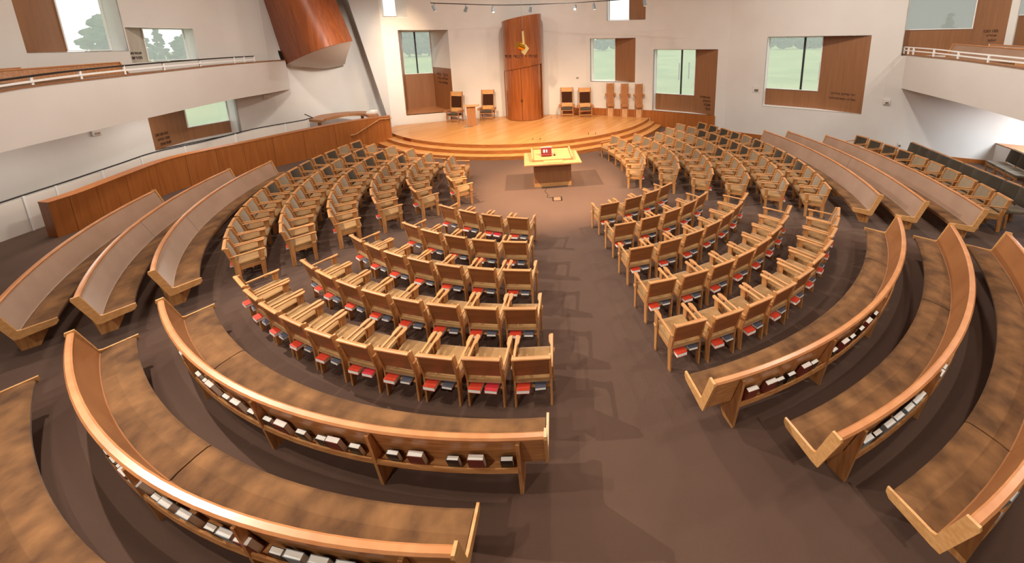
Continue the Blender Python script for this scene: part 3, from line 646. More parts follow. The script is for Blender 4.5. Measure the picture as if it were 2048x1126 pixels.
# books lying in the racks under the chairs, and standing in the racks of the pews
def book_meshes(w, d, h, cover):
    bm = bm_new(); box(bm, -w / 2, w / 2, -d / 2, d / 2, 0, 0.004); box(bm, -w / 2, w / 2, -d / 2, d / 2, h - 0.004, h); box(bm, -w / 2, w / 2, d / 2 - 0.004, d / 2, 0.004, h - 0.004)
    a = mesh('book', bm, cover)
    bm = bm_new(); box(bm, -w / 2 + 0.004, w / 2 - 0.004, -d / 2 + 0.001, d / 2 - 0.004, 0.004, h - 0.004)
    return a, mesh('pages', bm, M['pages'])
BM_ = {'red': book_meshes(0.168, 0.22, 0.052, M['red']), 'crimson': book_meshes(0.162, 0.21, 0.046, M['crimson']), 'grey': book_meshes(0.14, 0.19, 0.038, M['grey'])}
def book(kind, label, group, mtx, meshes=None):
    a, p = meshes or BM_[kind]
    o = obj('book', a); tag(o, label, 'book', group); o.matrix_world = mtx
    obj('pages', p, o)
    return o
def chair_books(x, y, rz, lk, rk, where):
    base = Matrix.Translation((x, y, 0)) @ Matrix.Rotation(R(rz), 4, 'Z')
    for k, lx in ((lk, -0.112), (rk, 0.105)):
        if not k: continue
        d = {'red': -0.225, 'crimson': -0.22, 'grey': -0.20}[k]
        j = rnd.uniform(-0.012, 0.012)
        m = base @ Matrix.Translation((lx + j, d + 0.03 + j, 0.3052)) @ Matrix.Rotation(rnd.uniform(-0.06, 0.06), 4, 'Z')
        side = '' if lk != rk else (' on the left' if lx < 0 else ' on the right')
        book(k, '%s book under %s' % (k, where), 'books under the chairs', m)
SPECIAL = {('ML', 5, 5): ('red', 'crimson'), ('ML', 5, 8): ('red', 'crimson'), ('ML', 1, 2): ('red', 'crimson'), ('ML', 4, 0): ('grey', 'red'), ('MR', 2, 4): ('red', 'grey')}
for b in ('ML', 'MR', 'L', 'R', 'FR'):
    for r, row in enumerate(CHAIRS[b], 1):
        n = len(row)
        for i, (x, y, rz) in enumerate(row):
            dark = i in DARK.get((b, r), ())
            col = 'dark' if dark else 'tan'
            rowname = 'front row' if r == 1 else '%s row' % ORD[r - 1]
            if b == 'ML': pos = '%s from the middle aisle' % ORD[n - 1 - i]
            elif b == 'MR': pos = '%s from the middle aisle' % ORD[i]
            elif b in 'LR': pos = '%s from the platform end' % ORD[i]
            if b == 'FR':
                lab = 'oak armchair with %s cushions behind the outermost pew, %s from the window wall' % (col, ORD[i])
            else: lab = 'oak armchair with %s cushions, %s, %s, %s' % (col, pos, rowname, BLOCK[b])
            place_chair(x, y, rz, lab, {'ML': 'armchairs in the parapet-side centre block', 'MR': 'armchairs in the window-side centre block', 'L': 'armchairs beside the parapet', 'R': 'armchairs below the big windows', 'FR': 'armchairs behind the outermost pew'}[b], dark)
            if b in ('ML', 'MR'):
                lk, rk = SPECIAL.get((b, r, i), ('red', 'grey'))
                chair_books(x, y, rz, lk, rk, '%s chair from middle aisle, %s, %s' % (ORD[n - 1 - i] if b == 'ML' else ORD[i], rowname, BLOCK[b]))
            elif b in 'LR' and i >= n - 2:
                chair_books(x, y, rz, 'red' if i % 2 else 'grey', None, '%s chair from the platform end, %s, %s' % (ORD[i], rowname, BLOCK[b]))
# paper slip hanging between two chairs of the back row
bm = bm_new(); hexa(bm, [(-0.03, 0, 0), (0.03, 0, 0), (0.03, 0.002, 0), (-0.03, 0.002, 0), (-0.03, -0.05, 0.15), (0.03, -0.05, 0.15), (0.03, -0.048, 0.15), (-0.03, -0.048, 0.15)])
o = obj('paper_slip', mesh('paper_slip', bm, M['outlet'])); tag(o, 'white paper slip hanging under the third armchair from the middle aisle', 'paper')
o.location = (-1.49, 4.07, 0.10); o.rotation_euler = (0.5, 0.5, R(30))

# ------------------------------------------------------------------ curved pews
def pew(name, c, Rr, a0, a1, seams, supports, label, books=None, where=''):
    c = Vector((c[0], c[1], 0)); am = (a0 + a1) / 2
    dirv = lambda a: Vector((math.sin(R(a)), -math.cos(R(a)), 0))
    org = c + dirv(am) * Rr
    t = thing(name, label, 'pew', org, 0, 'curved pews')
    P = lambda a, s, z: c + dirv(a) * (Rr + s) - org + Vector((0, 0, z))
    def arc(bm, prof, b0, b1, shrink=0.0):
        n = max(2, int(abs(b1 - b0) / 1.5)); sweep(bm, [[P(b0 + (b1 - b0) * i / n, s, z) for s, z in prof] for i in range(n + 1)])
    e = math.degrees(0.03 / Rr)
    cut = [a0 + e] + sorted(seams) + [a1 - e]
    for p, q in zip(cut[:-1], cut[1:]):
        bm = bm_new(); g = 0.06
        arc(bm, [(-0.205, 0.375), (-0.20, 0.425), (-0.26, 0.445), (-0.40, 0.462), (-0.50, 0.462), (-0.530, 0.445), (-0.535, 0.415), (-0.515, 0.385), (-0.48, 0.375)], p + g, q - g)
        part('seat_cushion', bm, M['velvet'], t, 0, 1, True)
        bm = bm_new(); arc(bm, [(-0.200, 0.43), (-0.190, 0.435), (-0.118, 0.64), (-0.042, 0.842), (-0.058, 0.848), (-0.215, 0.44)][:4] + [(-0.03, 0.846), (-0.175, 0.40)], p + g * 0.5, q - g * 0.5)
        part('back_cushion', bm, M['velvet_back' if books is None else 'back_leather'], t, 0, 1, True)
    bm = bm_new(); arc(bm, [(-0.19, 0.345), (-0.50, 0.345), (-0.50, 0.372), (-0.19, 0.372)], a0 + e, a1 - e); part('seat_board', bm, M['oak_x'], t)
    bm = bm_new(); arc(bm, [(-0.178, 0.35), (-0.028, 0.85), (-0.004, 0.85), (-0.154, 0.35)], a0 + e, a1 - e); part('back_panel', bm, M['oak_x'], t)
    bm = bm_new(); arc(bm, [(-0.046, 0.846), (0.018, 0.838), (0.024, 0.860), (0.012, 0.880), (-0.028, 0.884), (-0.046, 0.870)], a0 + e, a1 - e); part('top_rail', bm, M['oak_rail'], t, 0, 1, True)
    outl = [(-0.555, 0.480), (-0.560, 0.42), (-0.53, 0.375), (-0.20, 0.330), (-0.14, 0.335), (0.040, 0.865), (0.034, 0.900), (-0.050, 0.905), (-0.185, 0.475), (-0.22, 0.462)]
    for b0, b1 in ((a0, a0 + e), (a1 - e, a1)):
        bm = bm_new(); sweep(bm, [[P(b, s, z) for s, z in outl] for b in (b0, b1)]); tri(bm)
        part('end_panel', bm, M['oak_light'], t)
    h = math.degrees(0.019 / Rr)
    fin = [(-0.10, 0.0), (-0.28, 0.0), (-0.44, 0.345), (-0.148, 0.345), (-0.012, 0.80), (0.022, 0.80)]
    for a in supports:
        bm = bm_new(); sweep(bm, [[P(b, s, z) for s, z in fin] for b in (a - h, a + h)]); tri(bm)
        part('support', bm, M['oak_z'], t)
    if books is not None:
        for p, q in zip(supports[:-1], supports[1:]):
            bm = bm_new(); arc(bm, [(-0.148, 0.360), (-0.060, 0.360), (-0.060, 0.372), (-0.148, 0.372)], p + h, q - h); arc(bm, [(-0.060, 0.360), (-0.044, 0.360), (-0.044, 0.415), (-0.060, 0.415)], p + h, q - h)
            part('book_rack', bm, M['oak_x'], t)
        for k, (a, kind) in enumerate(books):
            ms = PB[kind]
            m = Matrix.Translation(org) @ Matrix.Translation(P(a, -0.098, 0.3725)) @ Matrix.Rotation(R(a), 4, 'Z') @ Matrix.Rotation(R(17), 4, 'X') @ Matrix.Rotation(rnd.uniform(-0.03, 0.03), 4, 'Y')
            book(kind, '%s book in rack of %s, %s from aisle end' % (PBN[kind], where, ORD[k]), 'books in the pew racks', m, ms)
    return t
def standing_book(w, h, t, cover):
    # upright: spine to the side, page block showing along the top
    bm = bm_new(); box(bm, -w / 2, w / 2, -t / 2, -t / 2 + 0.004, 0, h); box(bm, -w / 2, w / 2, t / 2 - 0.004, t / 2, 0, h); box(bm, -w / 2, -w / 2 + 0.004, -t / 2 + 0.004, t / 2 - 0.004, 0, h)
    a = mesh('book', bm, cover)
    bm = bm_new(); box(bm, -w / 2 + 0.004, w / 2 - 0.004, -t / 2 + 0.004, t / 2 - 0.004, 0.004, h - 0.005)
    return a, mesh('pages', bm, M['pages'])
PB = {'c': standing_book(0.125, 0.19, 0.042, M['lead']), 'm': standing_book(0.165, 0.225, 0.052, M['maroon']), 's': standing_book(0.17, 0.215, 0.046, M['slate'])}
PBN = {'c': 'small dark', 'm': 'large maroon', 's': 'slate grey'}
M['oak_rail'] = noisy('warm_oak_rail', (180, 116, 70), (200, 136, 86), (2, 2, 2), 2.0, 4, 0.28, 0.3, 0.7, coat=0.2)
cP, cQ, cS, cT = (-0.820, 11.710), (-0.633, 12.241), (-1.168, 12.400), (-3.308, 12.419)
def ang(c, px, py, z):
    p = at(px, py, z); return math.degrees(math.atan2(p.x - c[0], -(p.y - c[1])))
def along(c, pts, z=0.5): return [(ang(c, x, y, z), k) for x, y, k in pts]
z3 = lambda L: [(300 + x / 2.409, 560 + y / 2.409, k) for x, y, k in L]
P1B = along(cP, z3([(1725, 842, 'c'), (1585, 832, 'm'), (1475, 838, 'c'), (1305, 818, 'm'), (1190, 812, 'c'), (1015, 778, 'c'), (925, 750, 'm'), (850, 748, 'c'), (757, 718, 'c'), (670, 680, 'm'), (600, 658, 'c'), (522, 625, 'c'), (455, 585, 'm'), (388, 562, 'c'), (325, 505, 'm'), (290, 490, 'c'), (255, 455, 'c'), (182, 378, 'c'), (165, 358, 'c')]))
z4 = lambda L: [(x / 2.048, 650 + y / 2.048, k) for x, y, k in L]
P2B = along(cP, z4([(1550, 968, 's'), (1440, 966, 's'), (1325, 960, 's'), (1230, 933, 's'), (1145, 928, 'c'), (1025, 880, 'm'), (950, 853, 's'), (870, 840, 'c'), (765, 795, 's'), (695, 745, 's'), (637, 726, 'c'), (555, 668, 's'), (510, 625, 'm'), (483, 605, 'c'), (455, 570, 'c'), (425, 542, 'c')]))
z5 = lambda L: [(1348 + x / 2.14, 600 + y / 2.14, k) for x, y, k in L]
Q1B = along(cQ, z5([(318, 385, 'm'), (392, 348, 'm'), (443, 340, 'c'), (490, 318, 'c'), (537, 280, 'm'), (585, 265, 'c'), (672, 215, 'c'), (705, 180, 'm'), (750, 158, 'c'), (790, 125, 'c'), (810, 95, 'm'), (845, 58, 'c')]))
Q2B = along(cQ, z5([(803, 595, 's'), (858, 572, 'c'), (895, 530, 's'), (940, 505, 's'), (985, 465, 's'), (1020, 435, 's'), (1050, 410, 'c'), (1130, 325, 's'), (1160, 298, 'c')]))
Q3B = along(cQ, z5([(1350, 930, 's'), (1425, 845, 's')]))
pew('curved_pew', cP, 8.788, -39.9, 3.1, [-28.6], [-38.6, -29.3, -19.0, -8.9, 1.2], 'curved pew behind the parapet-side centre block, inner of two with book racks', P1B, 'the inner parapet-side pew')
pew('curved_pew', cP, 9.608, -39.9, -0.9, [-20.6], [-38.6, -30.5, -21.3, -12.4, -3.5], 'long curved pew between the inner pew and the cropped one in the corner', P2B, 'the second parapet-side pew')
pew('curved_pew', cP, 10.46, -39.6, -8.0, [], [-38.4, -29, -19, -9.5], 'curved pew cut off in the corner nearest the ramp, only its brown seat showing', [], '')
pew('curved_pew', cQ, 9.032, 13.5, 56.6, [47.0], [16.2, 26.0, 35.8, 45.5, 54.8], 'curved pew nearest the window-side centre block, red and cream books behind it', Q1B, 'the inner window-side pew')
pew('curved_pew', cQ, 9.877, 18.3, 57.3, [42.0], [20.7, 29.6, 38.6, 47.5, 55.5], 'curved pew with slate grey books in its rack, middle of three at the window-side aisle', Q2B, 'the middle window-side pew')
pew('curved_pew', cQ, 10.699, 20.4, 57.8, [29.0], [22.6, 32, 42, 50, 56], 'curved pew running out of frame, outermost of three at the window-side aisle', Q3B, 'the outer window-side pew')
pew('curved_pew', cS, 9.161, -85.7, -42.7, [-60.0], [-84, -74, -64, -54, -44.5], 'curved pew right behind the armchairs by the parapet, pale seat and copper back')
pew('curved_pew', cS, 9.943, -81.8, -42.0, [-61.0], [-80, -71, -62, -53, -43.8], 'curved pew second from the armchairs by the parapet, olive brown seat')
pew('curved_pew', cS, 10.773, -73.4, -44.5, [], [-71.8, -63, -54, -46], 'curved pew closest to the oak parapet, cut off by the frame')
pew('curved_pew', cT, 11.466, 69.1, 102.5, [], [70.7, 79, 87, 95, 101], 'curved pew right behind the armchairs below the big windows')
pew('curved_pew', cT, 12.303, 68.6, 100.8, [85.0], [70.2, 78, 86, 93, 99.3], 'curved pew below the big windows, middle of three')
pew('curved_pew', cT, 13.296, 68.2, 96.9, [], [69.8, 77, 84, 91, 95.5], 'curved pew below the big windows, just in front of the outer armchair row')

# ------------------------------------------------------------------ the ark (tall curved cabinet)
AC = Vector((-2.95, 20.36, 0.45)); AR = 1.07
ark = thing('ark', 'tall curved mahogany cabinet with slanted top, standing on the platform against the front wall', 'cabinet', AC)
zl, zr = zat(1000, 44, -4.0, 20.0) - 0.45, zat(1081, 27, -1.9, 20.0) - 0.45
dl, dr = zat(1013, 142, -3.98, 20.0) - 0.45, zat(1082, 127, -1.9, 20.0) - 0.45
ztop = lambda x: zl + (zr - zl) * (x + 1.05) / 2.1
zdoor = lambda x: dl + (dr - dl) * (x + 1.05) / 2.1
def shell(bm, r0, r1, a0, a1, fz0, fz1, n=None):
    n = n or max(3, int(abs(a1 - a0) / 5)); rings = []
    for i in range(n + 1):
        a = R(a0 + (a1 - a0) * i / n); s, c = math.sin(a), -math.cos(a)
        rings.append([Vector((s * r0, c * r0, fz0(s * r0))), Vector((s * r1, c * r1, fz0(s * r0))), Vector((s * r1, c * r1, fz1(s * r0))), Vector((s * r0, c * r0, fz1(s * r0)))])
    sweep(bm, rings)
bm = bm_new(); shell(bm, AR, AR - 0.06, -78, 78, zdoor, ztop); part('upper_front', bm, M['ark'], ark, smooth=True)
bm = bm_new(); shell(bm, AR, AR - 0.06, -180, -78, lambda x: 0, ztop); part('side_panel', bm, M['ark'], ark, smooth=True)
bm = bm_new(); shell(bm, AR, AR - 0.06, 78, 180, lambda x: 0, ztop); part('side_panel', bm, M['ark'], ark, smooth=True)
bm = bm_new(); shell(bm, AR - 0.16, AR - 0.18, -79, 79, lambda x: 0.0, zdoor); part('inner_lining', bm, M['black'], ark)
for s, e in ((-70, -0.5), (0.5, 70)):
    bm = bm_new(); shell(bm, AR - 0.035, AR - 0.07, s, e, lambda x: 0.02, lambda x: zdoor(x) - 0.02)
    d = part('door', bm, M['ark'], ark, smooth=True)
    a = R(2.2 if s > -1 else -2.2); bm = bm_new(); box(bm, -0.012, 0.012, -0.02, 0.0, 1.05, 1.20, Matrix.Translation((math.sin(a) * (AR - 0.035), -math.cos(a) * (AR - 0.035), 0)))
    part('handle', bm, M['lead'], d)
# inscription bent around the front
cu = bpy.data.curves.new('ark_inscription', 'FONT'); cu.body = 'שויתי יי לנגדי תמיד'[::-1]; cu.align_x = 'CENTER'; cu.align_y = 'CENTER'; cu.size = 0.3; cu.extrude = 0.004
to = bpy.data.objects.new('ark_inscription', cu); COL.objects.link(to); bpy.context.view_layer.update()
tme = bpy.data.meshes.new_from_object(to.evaluated_get(bpy.context.evaluated_depsgraph_get())); bpy.data.objects.remove(to)
tw = max(v.co.x for v in tme.vertices) - min(v.co.x for v in tme.vertices); k = 1.98 / max(tw, 0.1)
zi = zat(1047, 113, -2.95, 19.3) - 0.45
for v in tme.vertices:
    a = v.co.x * k / AR; rr = AR + 0.004 + v.co.z
    v.co = Vector((math.sin(a) * rr, -math.cos(a) * rr, zi + v.co.y * k * 1.0))
tme.materials.clear(); tme.materials.append(M['letters']); tme.name = 'inscription'
obj('inscription', tme, ark)['label'] = 'dark Hebrew inscription across the cabinet front'

# ------------------------------------------------------------------ hanging lamp in front of the ark
p0 = aty(1045, 57, 17.6); lampo = thing('hanging_lamp', 'gold hanging lamp of a tube and square plates on a thin wire before the cabinet', 'lamp', p0)
L3 = lambda x, y: aty(x, y, 17.6) - p0
bm = bm_new(); tube(bm, [Vector((-0.05, 0, ZC - p0.z)), Vector((0, 0, -0.02))], 0.006, 6); part('wire', bm, M['steel'], lampo)
def plate(bm, pts, t=0.03):
    P = [L3(x, y) for x, y in pts]; hexa(bm, P + [p + Vector((0, t, 0)) for p in P])
bm = bm_new(); plate(bm, [(1043.5, 63), (1047, 61), (1049.5, 90), (1045, 86)]); part('stem_plate', bm, M['brass_pale'], lampo)
a, b = L3(1036, 90), L3(1045.5, 95); a.y -= 0.14; b.y += 0.10
bm = bm_new(); tube(bm, [a, b], 0.17, 20); part('tube', bm, M['brass'], lampo, smooth=True)
bm = bm_new(); plate(bm, [(1042.5, 104), (1049.5, 110.5), (1058, 97), (1051, 88)], 0.035)
part('square_plate', bm, M['brass_pale'], lampo)

# ------------------------------------------------------------------ curved track with spot heads
tp = [(861, 6), (880, 6.8), (931, 8.3), (975, 9.6), (1017, 10), (1060, 9), (1100, 7.4), (1150, 5), (1200, 2.2), (1245, -1), (1300, -6)]
TPW = smooth_line([at(x, y, 6.4) for x, y in tp], 4)
tr = thing('lighting_track', 'thin curved lighting track hung in front of the front wall', 'lighting track', TPW[0])
bm = bm_new(); tube(bm, [p - TPW[0] for p in TPW], 0.022, 6); part('rail', bm, M['lead'], tr)
bm = bm_new(); tube(bm, [Vector((0, 0, 0)), Vector((0.03, 0, ZC - 6.4))], 0.008, 6); part('suspension_rod', bm, M['steel'], tr)
bm = bm_new(); tube(bm, [TPW[20] - TPW[0], TPW[20] - TPW[0] + Vector((0, 0, ZC - 6.4))], 0.006, 6); part('suspension_rod', bm, M['steel'], tr)
HD = None
heads = [(867, 'first'), (931, 'second'), (986, 'third'), (1062, 'fourth'), (1147, 'fifth'), (1193, 'sixth'), (1286, 'seventh')]
aim = [(-4, 18, 0.5), (-7.5, 19, 2), (-3, 16, 0.4), (-3, 19.5, 2), (-0.8, 11.2, 1), (2, 17, 0.5), (4, 16, 0.5)]
for (hx, o_), am in zip(heads, aim):
    p = min(TPW, key=lambda q: abs((q - O).dot(IX) / (q - O).dot(AF) * F + CX - hx))
    t = thing('spot_head', 'small pale spot head on the curved track, %s of seven from the parapet side' % o_, 'spotlight', p, 0, 'spot heads on the track')
    bm = bm_new(); box(bm, -0.025, 0.025, -0.025, 0.025, -0.16, -0.02); part('stem', bm, M['steel'], t)
    d = (Vector(am) - (p + Vector((0, 0, -0.22)))).normalized(); q = d.to_track_quat('Z', 'Y').to_matrix().to_4x4()
    bm = bm_new(); cyl(bm, 0.055, 0.075, -0.14, 0.12, 16, Matrix.Translation((0, 0, -0.22)) @ q); part('can', bm, M['slate'], t, smooth=True)
    bm = bm_new(); cyl(bm, 0.06, 0.06, 0.12, 0.125, 16, Matrix.Translation((0, 0, -0.22)) @ q); part('lens', bm, M['lens'], t)

# ------------------------------------------------------------------ platform furniture
def high_chair(p, rz, label):
    t = thing('high_back_chair', label, 'chair', p, rz, 'high-backed chairs on the platform')
    for s in (-1, 1):
        a, b = sorted((s * 0.32, s * 0.365))
        bm = bm_new(); prism(bm, [(-0.22, 0), (-0.16, 0), (-0.17, 0.45), (-0.33, 1.62), (-0.375, 1.62), (-0.235, 0.45)], 'x', a, b); part('back_post', bm, M['oak_board'], t)
        bm = bm_new(); box(bm, a, b, 0.19, 0.24, 0, 0.62); part('front_leg', bm, M['oak_board'], t)
        a, b = sorted((s * 0.32, s * 0.47))
        bm = bm_new(); box(bm, a, b, -0.20, 0.28, 0.55, 0.66); part('armrest', bm, M['oak_board'], t, 0.008)
    bm = bm_new(); box(bm, -0.32, 0.32, -0.18, 0.26, 0.36, 0.40); part('seat_frame', bm, M['oak_board'], t)
    bm = bm_new(); box(bm, -0.31, 0.31, -0.17, 0.25, 0.40, 0.47); part('seat_cushion', bm, M['pad_dark'], t, 0.02, 2)
    yb = lambda z: -0.205 - (z - 0.45) * 0.137
    bm = bm_new(); prism(bm, [(yb(0.75), 0.75), (yb(0.75) - 0.03, 0.75), (yb(1.36) - 0.03, 1.36), (yb(1.36), 1.36)], 'x', -0.29, 0.29); part('back_pad', bm, M['umber'], t, 0.01)
    bm = bm_new(); prism(bm, [(yb(1.37), 1.37), (yb(1.37) - 0.03, 1.37), (yb(1.61) - 0.03, 1.61), (yb(1.61), 1.61)], 'x', -0.32, 0.32); part('head_panel', bm, M['oak_light'], t)
    bm = bm_new(); prism(bm, [(yb(0.52), 0.52), (yb(0.52) - 0.03, 0.52), (yb(0.74) - 0.03, 0.74), (yb(0.74), 0.74)], 'x', -0.32, 0.32); part('lower_back_panel', bm, M['oak_light'], t)
    bm = bm_new(); box(bm, -0.32, 0.32, 0.195, 0.225, 0.12, 0.16); part('stretcher', bm, M['oak_x'], t)
    return t
M['umber'] = plain('dark_brown_velvet', (62, 34, 18), 0.9, spec=0.15)
for (fx, fy, rz, lab) in ((910, 244, R(168), 'high-backed oak chair with dark pad, leftmost on the platform, beside the small lectern'), (975, 238.5, R(178), 'high-backed oak chair with dark pad between the small lectern and the tall cabinet'),
                          (1134, 233.5, R(180), 'high-backed oak chair with dark pad on the platform, nearer the tall cabinet of the pair'), (1171, 234.5, R(184), 'high-backed oak chair with dark pad next to the tall narrow chairs')):
    p = at(fx, fy, 0.45); high_chair((p.x, p.y + (0.05 if fx < 1000 else 0.2), 0.45), rz, lab)
def narrow_chair(p, rz, label):
    t = thing('narrow_chair', label, 'stand', p, rz, 'tall narrow oak stands')
    bm = bm_new(); box(bm, -0.15, 0.15, -0.02, 0.02, 0.0, 0.62); part('lower_board', bm, M['oak_pale2'], t)
    bm = bm_new(); box(bm, -0.175, 0.175, -0.015, 0.015, 0.72, 1.88); part('back_board', bm, M['oak_board'], t)
    bm = bm_new(); box(bm, -0.20, 0.20, -0.01, 0.20, 0.60, 0.76); part('seat_block', bm, M['oak_board'], t, 0.01)
    for s in (-1, 1):
        a, b = sorted((s * 0.18, s * 0.215)); bm = bm_new(); box(bm, a, b, -0.06, -0.02, 0, 1.90); part('post', bm, M['oak_z'], t)
        a, b = sorted((s * 0.19, s * 0.30)); bm = bm_new(); box(bm, a, b, -0.05, 0.12, 1.20, 1.32); part('arm_block', bm, M['oak_board'], t, 0.008)
    return t
M['oak_pale2'] = noisy('light_oak_board', (186, 138, 96), (204, 156, 112), (14, 14, 1.2), 2.2, 5, 0.45)
for (fx, fy, lab) in ((1220.5, 232.5, 'tall narrow oak stand with arm blocks, closest to the pair of high-backed chairs'), (1249, 234, 'tall narrow oak stand with arm blocks, middle of the three by the dado'), (1277, 235.5, 'tall narrow oak stand with arm blocks, nearest the big window beside the steps')):
    p = at(fx, fy, 0.45); narrow_chair((p.x, p.y, 0.45), R(183), lab)
# small lectern on the platform
p = at(943, 252.5, 0.45)
t = thing('lectern', 'small oak lectern with a flat top between two high-backed chairs on the platform', 'lectern', (p.x, p.y + 0.2, 0.45), R(8))
bm = bm_new(); prism(bm, [(-0.22, -0.16), (0.22, -0.16), (0.16, 0.16), (-0.16, 0.16)], 'z', 0.0, 1.02); part('pedestal', bm, M['oak_board'], t)
bm = bm_new(); box(bm, -0.38, 0.38, -0.26, 0.26, 1.02, 1.06); part('top', bm, M['oak_light'], t, 0.006)
bm = bm_new(); box(bm, -0.36, 0.06, -0.40, -0.18, 0.0, 0.012); part('foot_plate', bm, M['steel'], t)
# floor outlets in the platform
for i, (x, y, lab) in enumerate(((1073, 278, 'square floor outlet cover in the platform boards near the steps'), (1184, 267, 'floor outlet cover in the glossy patch of the platform boards'), (1109, 235, 'floor outlet cover behind, beside the tall cabinet'))):
    p = at(x, y, 0.45); t = thing('floor_outlet', lab, 'floor outlet', p)
    bm = bm_new(); box(bm, -0.18, 0.18, -0.16, 0.16, 0.0, 0.006); part('cover', bm, M['planks'], t)
    for s in (-1, 1):
        bm = bm_new(); box(bm, s * 0.165 - 0.015, s * 0.165 + 0.015, -0.16, 0.16, 0.006, 0.010); part('edge_trim', bm, M['lead'], t)

# ------------------------------------------------------------------ reading table
b0, b1 = at(1069.3, 375.3, 0), at(1143, 370, 0); ctr = (b0 + b1) / 2; rz = math.atan2(b1.y - b0.y, b1.x - b0.x)
ry = Vector((-math.sin(rz), math.cos(rz), 0)); ctr = ctr + ry * 0.34
tb = thing('reading_table', 'oak reading table with a raised desk on a boxed base, in front of the steps', 'table', ctr, rz)
hw = (b1 - b0).length / 2
bm = bm_new(); box(bm, -hw, hw, -0.34, 0.34, 0.0, 0.13); part('plinth', bm, M['oak_light'], tb)
bm = bm_new(); box(bm, -hw, hw, -0.335, 0.34, 0.13, 0.80); part('base', bm, M['panel'], tb, label='brown veneered base of the table')
bm = bm_new(); box(bm, -hw + 0.1, hw - 0.1, -0.25, 0.25, 0.80, 0.84); part('neck', bm, M['oak_light'], tb)
bm = bm_new(); box(bm, -0.91, 0.91, -0.68, 0.62, 0.84, 0.90); part('top', bm, M['oak_gold'], tb, 0.008)
rt = Matrix.Translation((0, 0, 0.905)) @ Matrix.Rotation(R(5), 4, 'X')
bm = bm_new(); prism(bm, [(-0.42, 0.90), (0.50, 0.90), (0.50, 1.04), (-0.42, 0.965)], 'x', -0.62, 0.62); part('raised_desk', bm, M['oak_gold'], tb, 0.005)
for s in (-1, 1):
    bm = bm_new(); a, b = sorted((s * 0.62, s * 0.665)); prism(bm, [(-0.44, 0.90), (0.52, 0.90), (0.52, 1.09), (-0.44, 1.01)], 'x', a, b); part('side_ledge', bm, M['oak_gold'], tb)
bm = bm_new(); box(bm, -0.30, 0.32, -0.62, -0.425, 0.90, 0.925); part('pull_out_leaf', bm, M['oak_yellow'], tb)
def on_table(px, py, z): return at(px, py, z)
p = at(1093, 311.5, 1.0)
t = thing('leather_case', 'small dark red leather case standing open on the reading table', 'case', (p.x, p.y, 1.0), rz)
bm = bm_new(); box(bm, -0.17, 0.17, -0.05, 0.08, 0.0, 0.05); part('tray', bm, M['leather'], t, 0.006)
bm = bm_new(); prism(bm, [(0.03, 0.05), (0.09, 0.05), (0.16, 0.24), (0.11, 0.25)], 'x', -0.175, 0.175); part('lid', bm, M['leather'], t, 0.006)
bm = bm_new(); prism(bm, [(0.108, 0.251), (0.162, 0.241), (0.164, 0.252), (0.110, 0.262)], 'x', -0.175, 0.175); part('lid_edge', bm, M['pages'], t)
for x0, x1 in ((-0.10, -0.04), (0.0, 0.03)):
    bm = bm_new(); prism(bm, [(0.040, 0.10), (0.034, 0.10), (0.062, 0.19), (0.068, 0.19)], 'x', x0, x1); part('card', bm, M['outlet'], t)
p = at(1109, 310.5, 1.0)
t = thing('table_microphone', 'tiny dark gooseneck microphone on the reading table beside the leather case', 'microphone', (p.x, p.y, 1.0))
bm = bm_new(); cyl(bm, 0.035, 0.03, 0.0, 0.03, 12); part('foot', bm, M['lead'], t)
bm = bm_new(); tube(bm, [(0, 0, 0.02), (0.01, 0, 0.25), (0.0, -0.02, 0.45)], 0.005, 6); part('gooseneck', bm, M['steel'], t)
p = at(1114.5, 398, 0); t = thing('floor_outlet', 'square floor outlet with dark sides in the carpet before the reading table', 'floor outlet', p, 0.1)
bm = bm_new(); box(bm, -0.13, 0.13, -0.13, 0.13, 0, 0.008); part('cover', bm, M['carpet_tan'], t)
for s in (-1, 1):
    bm = bm_new(); box(bm, s * 0.125 - 0.018, s * 0.125 + 0.018, -0.135, 0.135, 0.008, 0.014); part('edge_trim', bm, M['lead'], t)
    bm = bm_new(); box(bm, -0.107, 0.107, s * 0.125 - 0.006, s * 0.125 + 0.006, 0.008, 0.012); part('edge_trim', bm, M['lead'], t)
bm = bm_new(); cp = [at(x, y, 0.006) for x, y in ((1094, 377), (1090, 383), (1096, 389), (1094, 394), (1101, 395), (1106, 395))]
tube(bm, smooth_line(cp, 4), 0.006, 6); o = obj('power_cord', mesh('power_cord', bm, M['lead'])); tag(o, 'thin cord on the carpet from the table base to the floor outlet', 'cord')

# ------------------------------------------------------------------ curved desk on the ramp landing
da = [(616, 240), (650, 231), (690, 225.5), (735, 223.5), (757, 228)]
DZ = 1.30
back = smooth_line([at(x, y, DZ) for x, y in ((617, 238.5), (640, 230), (680, 224.5), (715, 222.3), (742, 222.5))], 5)
front = smooth_line([at(x, y, DZ) for x, y in ((646, 241.0), (652, 236.5), (690, 228.5), (722, 227), (736, 230.5))], 5)
dk = thing('curved_desk', 'curved oak desk top with end blocks, behind the parapet near the platform', 'desk', back[0])
bm = bm_new(); q0 = back[0]
rings = [[b - q0, f - q0, f - q0 - Vector((0, 0, 0.12)), b - q0 - Vector((0, 0, 0.12))] for b, f in zip(back, front)]
sweep(bm, rings); part('desk_top', bm, M['oak_board'], dk)
e0, e1 = at(757, 228, DZ), at(731, 231, DZ)
bm = bm_new(); hexa(bm, [v - q0 - Vector((0, 0, 0.12)) for v in (front[-1], e0 + (front[-1] - e0) * 0.02 + Vector((0, -0.25, 0)), e0, back[-1])] + [v - q0 for v in (front[-1], e0 + Vector((0, -0.25, 0)), e0, back[-1])]); part('end_block', bm, M['oak_board'], dk)
c = (back[8] + front[8]) / 2 - q0
